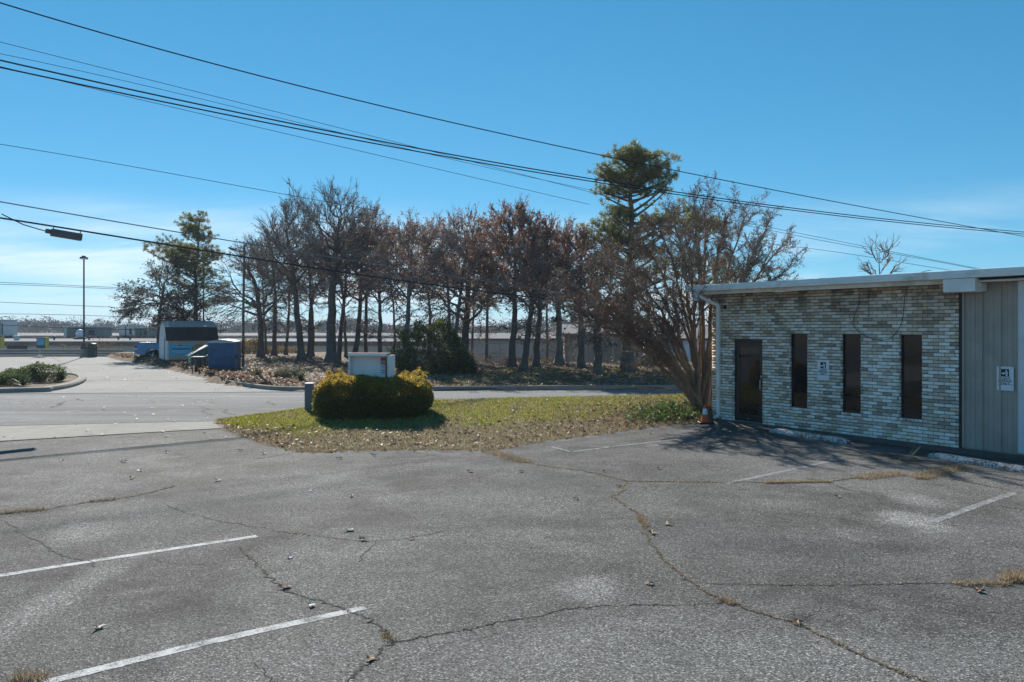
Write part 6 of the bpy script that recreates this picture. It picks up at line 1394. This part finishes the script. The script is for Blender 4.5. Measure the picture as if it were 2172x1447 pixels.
tag(foliage('leaf_litter', pts, dirs, 0.085, pick(g, n, LITTER, 0.2), g, None, 0.65, 0.15, flat=0.6), 'brown fallen leaves scattered over the lawn', 'leaves', kind='stuff')
# bank across the road: litter and grass
n = 34000; X = g.uniform(-30, 17, n); Y = 32+30*g.random(n)**1.4; ok = (X > lot_right_x(Y)+0.05) & (Y > road_far_y(X)+0.25) & (np.abs(X/Y) < 0.66); X, Y = X[ok], Y[ok]; n = len(X)
pts = np.stack([X, Y, bank_h(X, Y)+0.03], 1); dirs = g.normal(0, 1, (n, 3)); dirs[:, 2] *= 0.3
tag(foliage('leaf_litter', pts, dirs, 0.13, pick(g, n, LITTER+[(0.32, 0.24, 0.17)], 0.2), g, None, 0.65, 0.15, flat=0.6), 'thick brown leaf litter under the trees across the road', 'leaves', kind='stuff')
n = 30000; X = g.uniform(-3, 17, n); Y = road_far_y(X)+0.3+g.random(n)**1.2*11; pn = 0.5+0.5*np.sin(X*0.9+1)*np.sin(Y*1.1+X*0.3); ok = g.random(n) < np.clip(pn*1.15-0.15, 0, 1); X, Y = X[ok], Y[ok]; n = len(X)
b = np.stack([X, Y, bank_h(X, Y)-0.01], 1); az = g.uniform(0, 6.28, n); sd = np.stack([np.cos(az), np.sin(az), 0*az], 1); ld = np.stack([g.normal(0, .5, n), g.normal(0, .5, n), np.ones(n)], 1)
V = np.stack([b-sd*0.014, b+sd*0.014, b+ld*g.uniform(0.05, 0.11, n)[:, None]], 1).reshape(-1, 3)
tag(obj('bank_grass', npmesh('bank_grass', V, np.arange(3*n).reshape(-1, 3), pick(g, n, [(0.11, 0.15, 0.03), (0.15, 0.18, 0.035), (0.19, 0.18, 0.06)], 0.2)), MATS['grass_blade']), 'patchy grass on the bank across the road', 'grass', kind='stuff')
n = 9000; Y = g.uniform(33, 66, n); X = lot_right_x(Y)+np.abs(g.normal(0, 1.3, n))-0.1; pts = np.stack([X, Y, np.maximum(bank_h(X, Y), 0.01)+0.03], 1); dirs = g.normal(0, 1, (n, 3)); dirs[:, 2] *= 0.3
tag(foliage('edge_litter', pts, dirs, 0.14, pick(g, n, LITTER, 0.2), g, None, 0.65, 0.15, flat=0.5), 'drift of brown leaves along the right edge of the far lot', 'leaves', kind='stuff')
# green weeds by the building corner
n = 2600; px = np.clip(g.normal(1430, 45, n), 1330, 1520); tt = np.clip(g.normal(0.34, 0.16, n), 0.04, 0.9); pts = np.array([lawn_pt(p_, t_) for p_, t_ in zip(px, tt)])+np.stack([0*px, 0*px, g.uniform(0.02, 0.14, n)], 1)
dirs = g.normal(0, 1, (n, 3)); dirs[:, 2] = np.abs(dirs[:, 2])
tag(foliage('weeds', pts, dirs, 0.09, pick(g, n, [(0.06, 0.11, 0.025), (0.09, 0.14, 0.03), (0.05, 0.08, 0.02), (0.12, 0.10, 0.05)], 0.2), g, None, 0.5, 0.4), 'low green weeds growing at the foot of the crape myrtle', 'weeds', kind='stuff')
# dry grass along the cracks
def straw(name, label, paths, mat=None, pal=None):
    V, C = [], []
    for path, wid, dens, hmax in paths:
        P_ = np.array([q[:2] for q in path]); L = np.linalg.norm(np.diff(P_, axis=0), axis=1)
        for i in range(len(L)):
            m = g.poisson(dens*L[i]*260)
            if m == 0: continue
            f = g.random(m)[:, None]; dirv = (P_[i+1]-P_[i])/(L[i]+1e-6); nn = np.array([-dirv[1], dirv[0]])
            b = P_[i]+(P_[i+1]-P_[i])*f+nn*g.normal(0, wid, (m, 1)); B = np.column_stack([b, np.full(m, 0.008)])
            az = g.uniform(0, 6.28, m); hh = g.uniform(0.3, 1, m)*hmax; out_ = g.uniform(0.4, 2.2, m)*hh
            T = B+np.column_stack([np.cos(az)*out_, np.sin(az)*out_, hh]); sd = np.column_stack([-np.sin(az), np.cos(az), 0*az])*0.0028
            V.append(np.stack([B-sd, B+sd, T], 1).reshape(-1, 3)); C.append(pick(g, m, pal or [(0.44, 0.35, 0.23), (0.35, 0.265, 0.17), (0.52, 0.43, 0.29), (0.24, 0.165, 0.105), (0.30, 0.22, 0.14)], 0.2))
    V = np.concatenate(V); C = np.concatenate(C)
    tag(obj(name, npmesh(name, V, np.arange(len(V)).reshape(-1, 3), C), MATS['grass_blade']), label, 'grass', kind='stuff')
straw('crack_grass', 'dry straw coloured grass growing in the asphalt cracks', [(p_, 0.012+0.014*(q > 0.95), 1.0*q, 0.026) for p_, w_, q in crack_paths if q > 0.08])
tuft = lambda a, b, w, dn, h: (imgline([a, b], 3, 0.2), w, dn, h)
straw('dry_tuft', 'matted clumps of dead grass and debris on the parking lot', [tuft((1045, 960), (1115, 982), 0.10, 6, 0.06), tuft((1820, 1016), (1910, 1006), 0.07, 7, 0.06), tuft((1945, 1016), (2035, 992), 0.09, 7, 0.07), tuft((1905, 975), (1945, 977), 0.08, 8, 0.07), tuft((0, 1090), (100, 1081), 0.05, 4, 0.05), tuft((190, 1065), (245, 1061), 0.04, 4, 0.04), tuft((2020, 1240), (2140, 1240), 0.04, 5, 0.05), tuft((2140, 1236), (2172, 1222), 0.06, 8, 0.10), tuft((30, 1440), (90, 1447), 0.05, 6, 0.06), tuft((1540, 930), (1600, 938), 0.08, 7, 0.05), tuft((1620, 1025), (1760, 1023), 0.035, 5, 0.05), tuft((815, 1345), (830, 1362), 0.025, 5, 0.03), tuft((1355, 1095), (1370, 1118), 0.03, 5, 0.03), tuft((1530, 1272), (1560, 1284), 0.03, 5, 0.04)])
straw('lawn_edge_straw', 'straw coloured fringe where the lawn meets the asphalt', [([lawn_pt(p_, 0.02) for p_ in range(460, 1500, 10)], 0.10, 1.6, 0.06)])
# dry weed stalks by the wall
a = G(1925, 978); t = thing('dry_weed', 'pale dry weed stalks sticking up before the third slit window', 'weed', (a[0], a[1], 0.005)); s_ = MB()
for k in range(9): az = R.uniform(-0.5, 0.9); s_.tube([(R.gauss(0, .03), R.gauss(0, .03), 0), (0.10*math.cos(az)+R.gauss(0, .02), 0.05*math.sin(az), R.uniform(0.1, 0.16)), (0.24*math.cos(az), 0.1*math.sin(az), R.uniform(0.2, 0.34))], [0.004, 0.003, 0.0015], 4)
s_.build('stalks', simple('dry_stalk', (0.42, 0.33, 0.21), 0.8), t)
# single fallen leaves on the asphalt, on the apron and on the far lot
def leafmesh(k):
    rg = random.Random(k); n = 10; V = [(0, 0, 0.012)]; F = []
    for i in range(n): a_ = 2*math.pi*i/n; r_ = (0.055 if i % 2 else 0.026)*rg.uniform(0.75, 1.25)*(1.5 if i in (0, 5) else 1); V.append((r_*math.cos(a_), 0.8*r_*math.sin(a_), 0.004+abs(rg.gauss(0, 0.016))))
    for i in range(n): F.append((0, 1+i, 1+(i+1) % n))
    return pym('fallen_leaf', V, F)
LM = [leafmesh(k) for k in range(6)]; M_LP = simple('pale_dead_leaf', (0.66, 0.60, 0.52), 0.8, var=0.15, scale=20); M_LB = simple('brown_dead_leaf', (0.24, 0.12, 0.06), 0.8, var=0.2, scale=20); M_LT = simple('tan_dead_leaf', (0.40, 0.25, 0.13), 0.8, var=0.2, scale=20)
for k, me in enumerate(LM): me.materials.append((M_LP, M_LT, M_LB, M_LP, M_LT, M_LB)[k])
def leaf_at(px, py, kind, s=1.0):
    a = G(px, py); o = bpy.data.objects.new('fallen_leaf', LM[{'pale': (0, 3), 'tan': (1, 4), 'brown': (2, 5)}[kind][R.randint(0, 1)]]); COL.objects.link(o)
    o.location = (a[0], a[1], 0.009); o.rotation_euler = (0, 0, R.uniform(0, 6.28)); s *= R.uniform(0.85, 1.25); o.scale = (s, s, s)
    tag(o, {'pale': 'pale curled dead leaf lying on the grey asphalt', 'tan': 'tan dead leaf lying on the grey asphalt', 'brown': 'dark brown dead leaf lying on the grey asphalt'}[kind], 'leaf', kind+' fallen leaves on the parking lot')
for px, py, kd in ((462, 1021, 'pale'), (355, 961, 'pale'), (295, 1000, 'pale'), (262, 981, 'pale'), (280, 1016, 'tan'), (660, 1043, 'pale'), (745, 1054, 'pale'), (615, 1184, 'pale'), (660, 1287, 'pale'), (210, 1334, 'pale'), (785, 1402, 'tan'), (560, 964, 'pale'), (720, 974, 'pale'), (793, 967, 'pale'), (997, 1002, 'tan'), (768, 1147, 'brown'), (874, 1145, 'brown'), (604, 1248, 'brown'), (1221, 1060, 'tan'), (1310, 1033, 'tan'), (1398, 996, 'tan'), (1283, 1001, 'tan'), (1416, 1114, 'tan'), (1383, 1133, 'tan'), (1377, 1241, 'brown'), (1690, 1323, 'tan'), (1778, 1056, 'tan'), (2078, 1257, 'brown'), (1610, 970, 'tan'), (1382, 922, 'tan'), (1352, 921, 'tan'), (1130, 941, 'tan'), (510, 957, 'pale'), (480, 928, 'pale'), (1105, 1002, 'tan'), (575, 941, 'pale'), (130, 978, 'pale'), (1726, 1020, 'tan'), (740, 1127, 'pale')):
    leaf_at(px, py, kd)
n = 230; px = g.uniform(0, 640, n); py = g.choice(np.concatenate([g.uniform(758, 832, 1400), g.uniform(836, 935, 500)]), n); pts = np.array([G(a_, b_) for a_, b_ in zip(px, py)])+np.array([0, 0, 0.03])
dirs = g.normal(0, 1, (n, 3)); dirs[:, 2] *= 0.2
tag(foliage('scattered_leaves', pts, dirs, 0.10, pick(g, n, [(0.50, 0.46, 0.40), (0.44, 0.38, 0.32), (0.56, 0.52, 0.47)], 0.15), g, None, 0.7, 0.1, flat=0.85), 'pale leaves scattered over the road and far concrete lot', 'leaves', kind='stuff')

# ------------------------------------------------------------------ thin haze over the distance
hz_ = MB().box(-1600, 1600, -700, 2700, -3.6, 15).build('haze', None); hm = bpy.data.materials.new('haze'); hm.use_nodes = True; hn = hm.node_tree.nodes; hn.clear()
ho = hn.new('ShaderNodeOutputMaterial'); hv = hn.new('ShaderNodeVolumePrincipled'); hv.inputs['Color'].default_value = (0.80, 0.88, 1.0, 1); hv.inputs['Density'].default_value = 0.0004; hv.inputs['Anisotropy'].default_value = 0.0
hm.node_tree.links.new(hv.outputs[0], ho.inputs['Volume']); hz_.data.materials.append(hm); tag(hz_, kind='stuff')
